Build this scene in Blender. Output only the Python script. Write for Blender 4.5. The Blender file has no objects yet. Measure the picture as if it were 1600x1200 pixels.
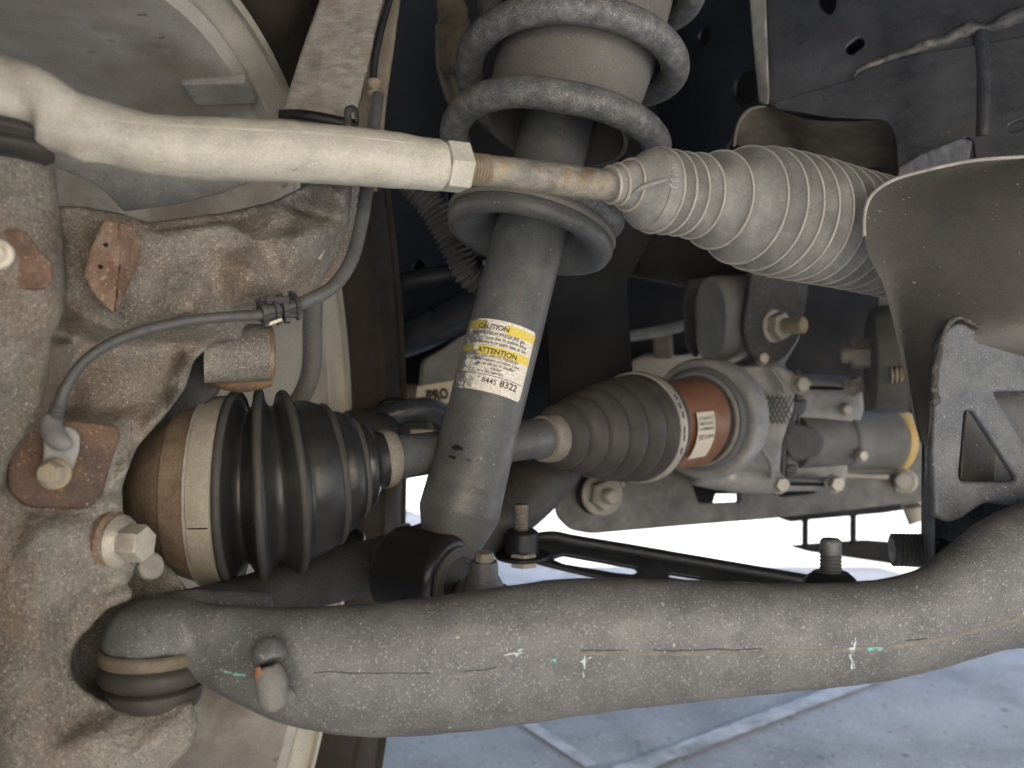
import bpy, bmesh, math, random
from mathutils import Vector, Matrix, noise
from mathutils.geometry import tessellate_polygon

random.seed(7)
scene = bpy.context.scene
COL = scene.collection

# ------------------------------------------------------------------ camera, sky, sun, exposure
F = 1386.0          # focal length in pixels of the 1600 px wide photograph
H = 0.5             # camera height above the concrete
cam = bpy.data.cameras.new('camera')
cam.sensor_width = 36.0
cam.lens = 36.0 * F / 1600.0
cam.clip_start = 0.01
cam.clip_end = 500
cam.dof.use_dof = True
cam.dof.focus_distance = 0.50
cam.dof.aperture_fstop = 9.0
camo = bpy.data.objects.new('camera', cam)
COL.objects.link(camo)
camo.location = (0, 0, H)
camo.rotation_euler = (math.radians(90), 0, 0)
scene.camera = camo

SUN = Vector((0.20, -0.79, 0.57)).normalized()       # direction to the sun
world = bpy.data.worlds.new('World')
scene.world = world
world.use_nodes = True
wn = world.node_tree
wn.nodes.clear()
wo = wn.nodes.new('ShaderNodeOutputWorld')
wb = wn.nodes.new('ShaderNodeBackground')
ws = wn.nodes.new('ShaderNodeTexSky')
ws.sky_type = 'NISHITA'
ws.sun_disc = False
ws.dust_density = 4.0
ws.air_density = 1.0
ws.sun_elevation = math.asin(SUN.z)
ws.sun_rotation = math.atan2(SUN.x, SUN.y)
wb.inputs['Strength'].default_value = 0.11
wn.links.new(ws.outputs[0], wb.inputs[0])
wn.links.new(wb.outputs[0], wo.inputs[0])
sl = bpy.data.lights.new('sun', 'SUN')
sl.energy = 5.0
sl.angle = math.radians(0.5)
sl.color = (1.0, 0.99, 0.98)
slo = bpy.data.objects.new('sun', sl)
COL.objects.link(slo)
slo.rotation_euler = SUN.to_track_quat('Z', 'Y').to_euler()
scene.view_settings.view_transform = 'Standard'
scene.view_settings.look = 'None'
scene.view_settings.gamma = 1.0
scene.view_settings.exposure = 2.05
scene.view_settings.use_curve_mapping = False
scene.render.engine = 'CYCLES'
scene.cycles.use_denoising = True
scene.cycles.max_bounces = 8
scene.cycles.diffuse_bounces = 5
scene.cycles.sample_clamp_indirect = 6.0

# ------------------------------------------------------------------ helpers: places
def P(x, y, d):
    return Vector((d * (x - 800) / F, d, H + d * (600 - y) / F))

def R(px, d):
    return px * d / F

class MD:
    def __init__(self, v=None, f=None):
        self.v = v or []
        self.f = f or []
    def __iadd__(self, o):
        n = len(self.v)
        self.v += o.v
        self.f += [tuple(i + n for i in q) for q in o.f]
        return self

# ------------------------------------------------------------------ helpers: shapes
def cr(ctrl, k=8):
    """Catmull-Rom through control rows"""
    out = []
    n = len(ctrl)
    for i in range(n - 1):
        p0 = ctrl[max(i - 1, 0)]; p1 = ctrl[i]; p2 = ctrl[i + 1]; p3 = ctrl[min(i + 2, n - 1)]
        for j in range(k):
            t = j / k
            out.append(tuple(0.5 * (2 * b + (c - a) * t + (2 * a - 5 * b + 4 * c - d) * t * t + (3 * b - a - 3 * c + d) * t ** 3)
                             for a, b, c, d in zip(p0, p1, p2, p3)))
    out.append(tuple(ctrl[-1]))
    return out

def path(ctrl, k=8):
    """rows of (px, py, depth, radius px) -> points and radii in metres"""
    rows = []
    for x, y, d, r in ctrl:
        p = P(x, y, d)
        rows.append((p.x, p.y, p.z, R(r, d)))
    rows = cr(rows, k) if k > 1 else rows
    return [Vector(q[:3]) for q in rows], [q[3] for q in rows]

def tube(pts, rads, n=24, cap=True, up=Vector((0, 0, 1)), sy=1.0, sz=1.0, sq=2.0):
    m = MD()
    k = len(pts)
    tan = []
    for i in range(k):
        t = pts[min(i + 1, k - 1)] - pts[max(i - 1, 0)]
        if t.length < 1e-9:
            t = Vector((1, 0, 0))
        tan.append(t.normalized())
    u = (up - tan[0] * up.dot(tan[0]))
    if u.length < 1e-3:
        u = Vector((0, 1, 0)) - tan[0] * tan[0].y
    u.normalize()
    for i in range(k):
        u = (u - tan[i] * u.dot(tan[i])).normalized()
        w = tan[i].cross(u)
        for j in range(n):
            a = 2 * math.pi * j / n
            ca, sa = math.cos(a), math.sin(a)
            if sq != 2.0:
                ca = math.copysign(abs(ca) ** (2 / sq), ca); sa = math.copysign(abs(sa) ** (2 / sq), sa)
            m.v.append(pts[i] + (u * (ca * sz) + w * (sa * sy)) * rads[i])
    for i in range(k - 1):
        for j in range(n):
            a = i * n + j; b = i * n + (j + 1) % n
            m.f.append((a, b, b + n, a + n))
    if cap:
        m.v.append(pts[0].copy()); c = len(m.v) - 1
        for j in range(n):
            m.f.append((c, (j + 1) % n, j))
        m.v.append(pts[-1].copy()); c = len(m.v) - 1
        o = (k - 1) * n
        for j in range(n):
            m.f.append((c, o + j, o + (j + 1) % n))
    return m

def ptube(ctrl, k=8, n=24, **kw):
    a, b = path(ctrl, k)
    return tube(a, b, n, **kw)

def revolve(A, B, prof, n=64, close=True, rf=None):
    """prof rows (metres along A->B, radius); rf(theta, r) -> radius may shape the section"""
    ax = (B - A).normalized()
    ref = Vector((0, -1, 0))
    e1 = ref - ax * ref.dot(ax)
    if e1.length < 1e-4:
        e1 = Vector((0, 0, 1)) - ax * ax.z
    e1.normalize()
    e2 = ax.cross(e1)
    m = MD()
    for s, r in prof:
        for j in range(n):
            a = 2 * math.pi * j / n
            q = rf(a, r) if rf else r
            m.v.append(A + ax * s + (e1 * math.cos(a) + e2 * math.sin(a)) * q)
    k = len(prof)
    for i in range(k - 1):
        for j in range(n):
            a = i * n + j; b = i * n + (j + 1) % n
            m.f.append((a, b, b + n, a + n))
    if close:
        m.f.append(tuple(reversed(range(n))))
        m.f.append(tuple((k - 1) * n + j for j in range(n)))
    return m

def slab(pts, th):
    """outline rows (px, py, depth) with thickness away from the viewer"""
    front = [P(*q) for q in pts]
    back = [P(q[0], q[1], q[2] + th) for q in pts]
    m = MD(front + back)
    n = len(pts)
    tri = tessellate_polygon([[Vector((q[0], q[1], 0)) for q in pts]])
    for a, b, c in tri:
        m.f.append((a, b, c)); m.f.append((a + n, c + n, b + n))
    for i in range(n):
        j = (i + 1) % n
        m.f.append((i, j, j + n, i + n))
    return m

def ellipsoid(c, rx, ry, rz, n=20):
    m = MD()
    for i in range(n + 1):
        t = math.pi * i / n
        for j in range(2 * n):
            a = math.pi * j / n
            m.v.append(c + Vector((rx * math.sin(t) * math.cos(a), ry * math.sin(t) * math.sin(a), rz * math.cos(t))))
    for i in range(n):
        for j in range(2 * n):
            a = i * 2 * n + j; b = i * 2 * n + (j + 1) % (2 * n)
            m.f.append((a, b, b + 2 * n, a + 2 * n))
    return m

def box(c, s, M=None):
    m = MD()
    for x in (-.5, .5):
        for y in (-.5, .5):
            for z in (-.5, .5):
                v = Vector((x * s[0], y * s[1], z * s[2]))
                m.v.append(Vector(c) + (M @ v if M else v))
    m.f = [(0, 1, 3, 2), (4, 6, 7, 5), (0, 4, 5, 1), (2, 3, 7, 6), (0, 2, 6, 4), (1, 5, 7, 3)]
    return m

def rnd(pts, r=6, k=4):
    """round the corners of a pixel outline; a row may carry its own radius"""
    out = []
    n = len(pts)
    for i in range(n):
        a, b, c = pts[i - 1], pts[i], pts[(i + 1) % n]
        rr = b[2] if len(b) > 2 else r
        va = Vector((a[0] - b[0], a[1] - b[1])); vc = Vector((c[0] - b[0], c[1] - b[1]))
        q = min(rr, va.length * .45, vc.length * .45)
        B = Vector(b[:2])
        p0 = B + va.normalized() * q; p2 = B + vc.normalized() * q
        for j in range(k + 1):
            t = j / k
            p = p0 * (1 - t) ** 2 + B * (2 * t * (1 - t)) + p2 * t * t
            out.append((p.x, p.y))
    return out

def oval(cx, cy, a, b, rot=0, n=20):
    c, s = math.cos(math.radians(rot)), math.sin(math.radians(rot))
    return [(cx + a * math.cos(t) * c - b * math.sin(t) * s, cy + a * math.cos(t) * s + b * math.sin(t) * c)
            for t in [2 * math.pi * i / n for i in range(n)]]

def slot(cx, cy, half, r, rot=0, n=8):
    c, s = math.cos(math.radians(rot)), math.sin(math.radians(rot))
    q = []
    for sg in (1, -1):
        for i in range(n + 1):
            t = math.pi * (i / n - .5)
            x, y = sg * (half + r * math.cos(t)), sg * r * math.sin(t)
            q.append((cx + x * c - y * s, cy + x * s + y * c))
    return q

def evaluated(o):
    dg = bpy.context.evaluated_depsgraph_get()
    dg.update()
    me = bpy.data.meshes.new_from_object(o.evaluated_get(dg))
    m = MD([v.co.copy() for v in me.vertices], [tuple(p.vertices) for p in me.polygons])
    bpy.data.meshes.remove(me)
    return m

def plate(outline, anchors, th, holes=(), bevel=0.001):
    """flat sheet-metal piece: pixel outline laid on the plane through three anchor places, real thickness"""
    a, b, c = [P(*q) for q in anchors]
    n = (b - a).cross(c - a).normalized()
    if n.y > 0:
        n = -n
    u = (b - a).normalized()
    w = n.cross(u)
    eye = Vector((0, 0, H))
    def to2(x, y):
        ray = P(x, y, 1.0) - eye
        q = eye + ray * ((a - eye).dot(n) / ray.dot(n)) - a
        return q.dot(u), q.dot(w)
    cu = bpy.data.curves.new('tmp', 'CURVE')
    cu.dimensions = '2D'; cu.fill_mode = 'BOTH'
    for loop in [outline] + list(holes):
        sp = cu.splines.new('POLY')
        sp.points.add(len(loop) - 1)
        for q, (x, y) in zip(sp.points, loop):
            p = to2(x, y)
            q.co = (p[0], p[1], 0, 1)
        sp.use_cyclic_u = True
    cu.extrude = max(th / 2 - bevel, 1e-5)
    cu.bevel_depth = bevel; cu.bevel_resolution = 2; cu.offset = -bevel
    o = bpy.data.objects.new('tmp', cu)
    COL.objects.link(o)
    m = evaluated(o)
    bpy.data.objects.remove(o); bpy.data.curves.remove(cu)
    m.v = [a + u * p.x + w * p.y + n * (p.z - th / 2) for p in m.v]
    return m

def cast(md, voxel=0.003, smooth=4, cut=None, rough=0.0, rscale=0.02, resmooth=2):
    """melt overlapping pieces into one casting (voxel union, softened edges, uneven skin)"""
    me = bpy.data.meshes.new('tmp')
    me.from_pydata(md.v, [], md.f)
    bm = bmesh.new(); bm.from_mesh(me)
    bmesh.ops.recalc_face_normals(bm, faces=bm.faces); bm.to_mesh(me); bm.free()
    o = bpy.data.objects.new('tmp', me); COL.objects.link(o)
    r = o.modifiers.new('r', 'REMESH'); r.mode = 'VOXEL'; r.voxel_size = voxel
    s = o.modifiers.new('s', 'SMOOTH'); s.iterations = smooth; s.factor = .5
    c = None
    if cut:
        cm = bpy.data.meshes.new('tmpc'); cm.from_pydata(cut.v, [], cut.f)
        bm = bmesh.new(); bm.from_mesh(cm)
        bmesh.ops.recalc_face_normals(bm, faces=bm.faces); bm.to_mesh(cm); bm.free()
        c = bpy.data.objects.new('tmpc', cm); COL.objects.link(c)
        b = o.modifiers.new('b', 'BOOLEAN'); b.operation = 'DIFFERENCE'; b.object = c; b.solver = 'EXACT'
        r2 = o.modifiers.new('r2', 'REMESH'); r2.mode = 'VOXEL'; r2.voxel_size = voxel
        s2 = o.modifiers.new('s2', 'SMOOTH'); s2.iterations = resmooth; s2.factor = .5
    if rough:
        tx = bpy.data.textures.new('skin', 'CLOUDS'); tx.noise_scale = rscale; tx.noise_depth = 3
        d = o.modifiers.new('d', 'DISPLACE'); d.texture = tx; d.strength = rough; d.mid_level = .5
        d.texture_coords = 'LOCAL'
    m = evaluated(o)
    bpy.data.objects.remove(o); bpy.data.meshes.remove(me)
    if c:
        bpy.data.objects.remove(c); bpy.data.meshes.remove(cm)
    return m

# ------------------------------------------------------------------ helpers: objects
def build(name, md, mat, parent=None, smooth=35, uv=None):
    base = parent['_b'] if parent is not None else None
    if base is None:
        lo = Vector((min(v[i] for v in md.v) for i in range(3))); hi = Vector((max(v[i] for v in md.v) for i in range(3)))
        base = Vector(((lo.x + hi.x) / 2, (lo.y + hi.y) / 2, lo.z))
    base = Vector(base)
    me = bpy.data.meshes.new(name)
    me.from_pydata([tuple(Vector(v) - base) for v in md.v], [], md.f)
    bm = bmesh.new(); bm.from_mesh(me)
    bmesh.ops.recalc_face_normals(bm, faces=bm.faces)
    bm.to_mesh(me); bm.free()
    if uv:
        lay = me.uv_layers.new(name='UVMap')
        for lp in me.loops:
            lay.data[lp.index].uv = uv[lp.vertex_index]
    me.materials.append(mat)
    o = bpy.data.objects.new(name, me)
    COL.objects.link(o)
    o['_b'] = tuple(base)
    if parent is not None:
        o.parent = parent
    else:
        o.location = base
    if smooth:
        me.shade_smooth()
        try:
            me.set_sharp_from_angle(angle=math.radians(smooth))
        except Exception:
            pass
    return o

def thing(name, label, cat, base, group=None):
    o = bpy.data.objects.new(name, None)
    COL.objects.link(o)
    o.empty_display_size = .02
    o.location = base
    o['_b'] = tuple(base)
    o['label'] = label; o['category'] = cat
    if group:
        o['group'] = group
    return o

def tag(o, label, cat, group=None):
    o['label'] = label; o['category'] = cat
    if group:
        o['group'] = group
    return o

def hexprism(c, ax, r, h, chamfer=.12, n=6, rot=0.0):
    ax = ax.normalized()
    m = revolve(c, c + ax, [(0, r * (1 - chamfer * .3)), (h * .08, r), (h * .86, r), (h, r * (1 - chamfer))], n=n)
    if rot:
        M = Matrix.Rotation(rot, 4, ax)
        m.v = [c + (M @ (v - c)) for v in m.v]
    return m

def disc(c, ax, r, h, bev=.15):
    b = min(h * .4, r * bev)
    return revolve(c, c + ax, [(0, r), (h - b, r), (h, r - b)], n=40)

def stud(c, ax, r, L, pitch, plain=0.0):
    prof = [(0, r)]
    s = 0.0
    while s < L - plain - pitch:
        prof += [(s + pitch * .1, r), (s + pitch * .5, r * .86), (s + pitch * .9, r)]
        s += pitch
    prof += [(L - r * .25, r * .95), (L, r * .75)]
    return revolve(c, c + ax, prof, n=28)

def text_md(s, size, bold=0.0):
    cu = bpy.data.curves.new('tmp', 'FONT')
    cu.body = s; cu.size = size; cu.resolution_u = 3; cu.offset = bold
    o = bpy.data.objects.new('tmp', cu); COL.objects.link(o)
    m = evaluated(o)
    bpy.data.objects.remove(o); bpy.data.curves.remove(cu)
    return m

# ------------------------------------------------------------------ materials
def mat(name, cols, rough=.7, metal=0.0, scale=35, detail=6, bump=.35, bscale=260, bump2=.0, b2scale=45,
        speck=None, spk=.68, spscale=700, patch=None, pth=.6, pscale=18, spec=.35, stretch=None, rvar=.12, bd=.002, grain=.16, gscale=850, dots=()):
    m = bpy.data.materials.new(name)
    m.use_nodes = True
    nt = m.node_tree
    N = nt.nodes; L = nt.links
    bs = N['Principled BSDF']
    tc = N.new('ShaderNodeTexCoord')
    src = tc.outputs['Object']
    if stretch:
        mp = N.new('ShaderNodeMapping')
        mp.inputs['Scale'].default_value = stretch
        L.new(src, mp.inputs[0]); vec = mp.outputs[0]
    else:
        vec = src
    def nz(sc, det=4, ro=.55, v=None):
        n = N.new('ShaderNodeTexNoise')
        n.inputs['Scale'].default_value = sc; n.inputs['Detail'].default_value = det
        n.inputs['Roughness'].default_value = ro
        L.new(v or vec, n.inputs['Vector'])
        return n.outputs['Fac']
    base = nz(scale, detail, .65)
    rp = N.new('ShaderNodeValToRGB')
    k = len(cols)
    for i, c in enumerate(cols):
        pos = .5 if k == 1 else .3 + .4 * i / (k - 1)
        e = rp.color_ramp.elements[i] if i < 2 else rp.color_ramp.elements.new(pos)
        e.position = pos; e.color = (*c, 1)
    if k == 1:
        rp.color_ramp.elements[1].color = (*cols[0], 1)
    L.new(base, rp.inputs[0])
    col = rp.outputs[0]
    def over(col, fac_src, th, c, soft=.05, amt=1.0):
        r = N.new('ShaderNodeMapRange')
        r.inputs['From Min'].default_value = th - soft; r.inputs['From Max'].default_value = th + soft
        r.inputs['To Max'].default_value = amt
        L.new(fac_src, r.inputs['Value'])
        x = N.new('ShaderNodeMix'); x.data_type = 'RGBA'
        L.new(r.outputs[0], x.inputs['Factor']); L.new(col, x.inputs['A'])
        x.inputs['B'].default_value = (*c, 1)
        return x.outputs['Result']
    if patch:
        for i, pc in enumerate(patch if isinstance(patch[0], (tuple, list)) else [patch]):
            mp2 = N.new('ShaderNodeMapping'); mp2.inputs['Location'].default_value = (3.1 * (i + 1), 1.7, .4)
            L.new(src, mp2.inputs[0])
            col = over(col, nz(pscale, 5, .6, mp2.outputs[0]), pth, pc, .07, .85)
    if speck:
        col = over(col, nz(spscale, 5, .75, src), spk - .03, speck, .10, .6)
    for dc, ds, dr, dp in dots:          # round chips, dust grains, pits and painted sparkle: colour, cells per metre, size, share
        vo = N.new('ShaderNodeTexVoronoi'); vo.inputs['Scale'].default_value = ds
        wob = N.new('ShaderNodeVectorMath'); wob.operation = 'ADD'
        wn_ = N.new('ShaderNodeTexNoise'); wn_.inputs['Scale'].default_value = ds * 2.2; wn_.inputs['Detail'].default_value = 2
        L.new(src, wn_.inputs['Vector'])
        sc_ = N.new('ShaderNodeVectorMath'); sc_.operation = 'SCALE'; sc_.inputs['Scale'].default_value = .7 / ds
        L.new(wn_.outputs['Color'], sc_.inputs[0]); L.new(src, wob.inputs[0]); L.new(sc_.outputs[0], wob.inputs[1])
        L.new(wob.outputs[0], vo.inputs['Vector'])
        cs = N.new('ShaderNodeSeparateColor'); L.new(vo.outputs['Color'], cs.inputs[0])
        sel = N.new('ShaderNodeMath'); sel.operation = 'LESS_THAN'; sel.inputs[1].default_value = dp
        L.new(cs.outputs[0], sel.inputs[0])
        siz = N.new('ShaderNodeMath'); siz.operation = 'MULTIPLY'; siz.inputs[1].default_value = dr
        L.new(cs.outputs[1], siz.inputs[0])
        near = N.new('ShaderNodeMapRange'); near.inputs['To Min'].default_value = 1; near.inputs['To Max'].default_value = 0
        dv = N.new('ShaderNodeMath'); dv.operation = 'SUBTRACT'
        L.new(vo.outputs['Distance'], dv.inputs[0]); L.new(siz.outputs[0], dv.inputs[1])
        near.inputs['From Min'].default_value = 0; near.inputs['From Max'].default_value = .12
        L.new(dv.outputs[0], near.inputs['Value'])
        am = N.new('ShaderNodeMath'); am.operation = 'MULTIPLY'
        L.new(near.outputs[0], am.inputs[0]); L.new(sel.outputs[0], am.inputs[1])
        x = N.new('ShaderNodeMix'); x.data_type = 'RGBA'
        L.new(am.outputs[0], x.inputs['Factor']); L.new(col, x.inputs['A']); x.inputs['B'].default_value = (*dc, 1)
        col = x.outputs['Result']
    if grain:
        gr = N.new('ShaderNodeMapRange'); gr.clamp = False
        gr.inputs['From Min'].default_value = .35; gr.inputs['From Max'].default_value = .65
        gr.inputs['To Min'].default_value = 1 - grain; gr.inputs['To Max'].default_value = 1 + grain
        L.new(nz(gscale, 4, .8, src), gr.inputs['Value'])
        vm = N.new('ShaderNodeVectorMath'); vm.operation = 'SCALE'
        L.new(col, vm.inputs[0]); L.new(gr.outputs[0], vm.inputs['Scale'])
        col = vm.outputs[0]
    L.new(col, bs.inputs['Base Color'])
    rr = N.new('ShaderNodeMapRange')
    rr.inputs['To Min'].default_value = rough - rvar; rr.inputs['To Max'].default_value = min(rough + rvar, 1)
    rr.inputs['From Min'].default_value = .3; rr.inputs['From Max'].default_value = .7
    L.new(nz(scale * 2.3, 4), rr.inputs['Value'])
    L.new(rr.outputs[0], bs.inputs['Roughness'])
    bs.inputs['Metallic'].default_value = metal
    bs.inputs['Specular IOR Level'].default_value = spec
    nrm = None
    for st, sc in ((bump2, b2scale), (bump, bscale)):
        if st:
            b = N.new('ShaderNodeBump')
            b.inputs['Strength'].default_value = st; b.inputs['Distance'].default_value = bd
            L.new(nz(sc, 5, .6), b.inputs['Height'])
            if nrm:
                L.new(nrm, b.inputs['Normal'])
            nrm = b.outputs[0]
    if nrm:
        L.new(nrm, bs.inputs['Normal'])
    return m

M = {}
M['cast'] = mat('dirty_cast_iron', [(.085, .077, .066), (.175, .160, .136), (.31, .288, .245)], .64, 0, 17, 12, .75, 300, .35, 80, spec=.4,
                patch=[(.125, .08, .052), (.165, .162, .155), (.18, .125, .082)], pth=.585, pscale=9, bd=.0022, grain=.22, gscale=500,
                dots=(((.36, .328, .268), 950, .38, .36), ((.075, .064, .052), 1000, .38, .26), ((.33, .30, .245), 1700, .45, .42)))  # pale dots paint the sparkle of lit grains; dark dots are pits
M['rust'] = mat('rusty_machined_pad', [(.05, .029, .022), (.09, .052, .038), (.15, .093, .062)], .65, 0, 34, 9, .45, 300, patch=[(.16, .10, .05), (.06, .042, .036)], pth=.60, pscale=40, grain=.25, dots=(((.22, .16, .10), 700, .4, .3),))
M['rustlight'] = mat('dull_brown_rust', [(.11, .066, .046), (.18, .112, .078), (.26, .185, .135)], .75, 0, 45, 9, .5, 300, patch=[(.24, .20, .15), (.12, .065, .04)], pth=.59, pscale=55, grain=.25, dots=(((.32, .26, .19), 800, .4, .3),))
M['alu'] = mat('dusty_aluminium', [(.34, .318, .272), (.43, .405, .345), (.50, .47, .405)], .6, .05, 60, 8, .25, 420, bd=.001, grain=.10, gscale=1100, patch=(.36, .325, .27), pth=.6, pscale=26,
               dots=(((.53, .50, .43), 1300, .42, .4), ((.33, .305, .26), 1000, .35, .2), ((.16, .145, .12), 120, .05, .16)))
M['aludark'] = mat('grey_rim_paint', [(.36, .34, .305), (.48, .455, .41), (.58, .55, .50)], .45, .05, 9, 8, .12, 60, patch=[(.29, .245, .20), (.34, .325, .30), (.22, .19, .16)], pth=.585, pscale=8, stretch=(1, .5, 3), dots=(((.22, .19, .16), 60, .16, .2),))
M['lip'] = mat('bright_rim_lip', [(.42, .39, .33), (.58, .54, .46)], .45, .2, 30, 5, .15, 90)
M['tyre'] = mat('tyre_rubber', [(.018, .015, .012), (.05, .038, .028)], .75, 0, 18, 5, .3, 120, spec=.25)
M['arm'] = mat('dusty_black_painted_steel', [(.062, .064, .067), (.098, .099, .100), (.138, .138, .134)], .5, .0, 34, 8, .22, 380, spec=.45, bd=.0010, grain=.14, gscale=1000,
               dots=(((.23, .222, .205), 900, .38, .40), ((.05, .05, .05), 1300, .40, .25), ((.21, .203, .188), 1800, .42, .40), ((.34, .32, .28), 260, .10, .22), ((.05, .049, .047), 300, .14, .12)))
M['strut'] = mat('dusty_charcoal_tube', [(.058, .060, .061), (.080, .082, .083), (.108, .109, .107)], .45, .0, 50, 8, .22, 420, spec=.45, patch=(.12, .085, .062), pth=.70, pscale=60, bd=.001, grain=.14, gscale=1000,
                 dots=(((.14, .139, .132), 1200, .38, .38), ((.30, .29, .26), 280, .10, .16), ((.04, .04, .04), 300, .13, .10)))
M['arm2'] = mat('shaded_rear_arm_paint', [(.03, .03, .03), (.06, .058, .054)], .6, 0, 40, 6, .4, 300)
M['spring'] = mat('scuffed_spring_coating', [(.055, .058, .063), (.105, .107, .109), (.20, .197, .188)], .5, 0, 120, 10, .35, 350, bd=.001, grain=.25, spec=.45,
                  dots=(((.24, .235, .22), 900, .40, .30), ((.045, .046, .05), 700, .40, .25)))
M['cover'] = mat('matt_grey_plastic', [(.11, .105, .098), (.155, .145, .13)], .7, 0, 25, 5, .15, 500, dots=(((.30, .275, .23), 420, .14, .25), ((.24, .22, .185), 1200, .3, .25)))
M['rubber'] = mat('black_rubber', [(.013, .013, .013), (.031, .029, .027)], .36, 0, 40, 5, .1, 300, rvar=.1, spec=.5)
M['rubberdust'] = mat('dusty_black_rubber', [(.038, .036, .033), (.072, .067, .06)], .6, 0, 30, 6, .2, 300)
M['bellows'] = mat('dusty_grey_bellows', [(.14, .14, .136), (.195, .192, .182), (.26, .252, .232)], .75, 0, 45, 6, .2, 350, patch=(.15, .145, .14), pth=.62, pscale=35)
M['tanclamp'] = mat('dirty_clamp_band', [(.17, .152, .125), (.26, .235, .195)], .6, .1, 80, 6, .25, 400)
M['tan'] = mat('tan_dirty_housing', [(.14, .098, .066), (.215, .16, .112), (.275, .212, .15)], .6, 0, 60, 7, .3, 400, speck=(.42, .33, .22), spk=.67, spscale=500)
M['tanlight'] = mat('pale_dust_band', [(.26, .232, .18), (.355, .32, .255)], .7, 0, 60, 6, .25, 400)
M['brown'] = mat('brown_coated_joint', [(.185, .078, .038), (.25, .112, .055)], .5, 0, 30, 5, .15, 400)
M['steel'] = mat('zinc_bolt', [(.34, .31, .26), (.50, .46, .39)], .5, .35, 80, 6, .25, 500)
M['steelrust'] = mat('scuffed_rusty_rod', [(.11, .105, .098), (.22, .205, .18), (.31, .265, .19)], .55, .2, 70, 9, .5, 400, patch=[(.27, .19, .10), (.15, .085, .05)], pth=.63, pscale=70)
M['steel2'] = mat('dark_steel', [(.06, .06, .06), (.1, .1, .1)], .5, .2, 60, 5, .1, 300)
M['castalu'] = mat('grey_cast_aluminium', [(.19, .187, .178), (.28, .274, .258), (.37, .36, .335)], .58, .05, 40, 6, .3, 400)
M['greyplastic'] = mat('slate_grey_seal', [(.12, .125, .13), (.17, .17, .17)], .5, 0, 30, 5, .1, 300)
M['frame'] = mat('black_frame_paint', [(.019, .0215, .027), (.038, .041, .048)], .34, 0, 16, 8, .25, 120, spec=.5, grain=.2, patch=(.055, .060, .070), pth=.60, pscale=11,
                 dots=(((.16, .155, .14), 260, .08, .18), ((.05, .051, .054), 900, .3, .2)))
M['frameblue'] = mat('dark_frame_side', [(.008, .011, .018), (.018, .023, .033)], .45, 0, 14, 6, .15, 200, spec=.4)
M['flange'] = mat('worn_flange_edge', [(.20, .195, .185), (.36, .34, .31)], .6, 0, 80, 6, .4, 400)
M['mud'] = mat('dried_mud_on_steel', [(.07, .058, .042), (.15, .125, .09)], .85, 0, 30, 7, .5, 250, stretch=(1, 1, 3))
M['shield'] = mat('taupe_shield_plate', [(.040, .038, .035), (.066, .061, .055)], .42, 0, 20, 6, .2, 300, dots=(((.24, .215, .175), 300, .09, .16), ((.03, .03, .028), 220, .12, .12)))
M['bracket'] = mat('dusty_blue_black_bracket', [(.05, .055, .064), (.085, .091, .102), (.13, .134, .14)], .5, 0, 50, 9, .3, 420, bd=.001, grain=.25, spec=.4,
                   dots=(((.16, .162, .162), 1100, .40, .36), ((.30, .295, .28), 260, .09, .2)))
M['black'] = mat('black_paint', [(.008, .0085, .010), (.018, .018, .019)], .4, 0, 30, 5, .15, 300)
M['gapshade'] = mat('gap_shade_black', [(.006, .006, .007), (.012, .012, .012)], .9, 0, 10, 4, 0)  # black that stands in for shade in holes, gaps and grooves
M['blackplastic'] = mat('black_plastic', [(.03, .03, .032), (.055, .053, .052)], .5, 0, 60, 4, .1, 300)
M['cable'] = mat('grey_black_cable', [(.06, .06, .06), (.10, .098, .094)], .5, 0, 80, 5, .15, 500)
M['greypaint'] = mat('sensor_grey_plastic', [(.17, .165, .16), (.23, .22, .205)], .55, 0, 60, 5, .1, 400)
M['yellow'] = mat('yellow_ring', [(.46, .31, .10), (.58, .42, .17)], .5, 0, 40, 4, .1, 300)
M['cross'] = mat('weathered_crossmember', [(.07, .069, .066), (.125, .122, .115), (.19, .184, .17)], .55, 0, 35, 7, .4, 300, patch=(.08, .075, .07), pth=.6, pscale=30)
M['beige'] = mat('beige_far_casting', [(.45, .41, .34), (.56, .51, .43)], .7, 0, 15, 5, .2, 100)
M['chalk'] = mat('teal_chalk', [(.12, .42, .36), (.2, .5, .44)], .9, 0, 300, 3, .3, 600)
M['chalkwhite'] = mat('pale_chalk', [(.40, .47, .50), (.55, .6, .62)], .9, 0, 300, 3, .3, 600)
M['weld'] = mat('weld_bead', [(.035, .037, .042), (.085, .086, .09), (.20, .17, .13)], .45, .1, 45, 6, .5, 350)
M['seam'] = mat('lit_edge_seam', [(.11, .105, .096), (.20, .185, .155)], .75, 0, 90, 6, .5, 500)  # paler tone puts the lit edge of the seam into the colour
M['ink'] = mat('print_ink', [(.03, .03, .03), (.06, .055, .05)], .7, 0, 300, 3, 0)
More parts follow.
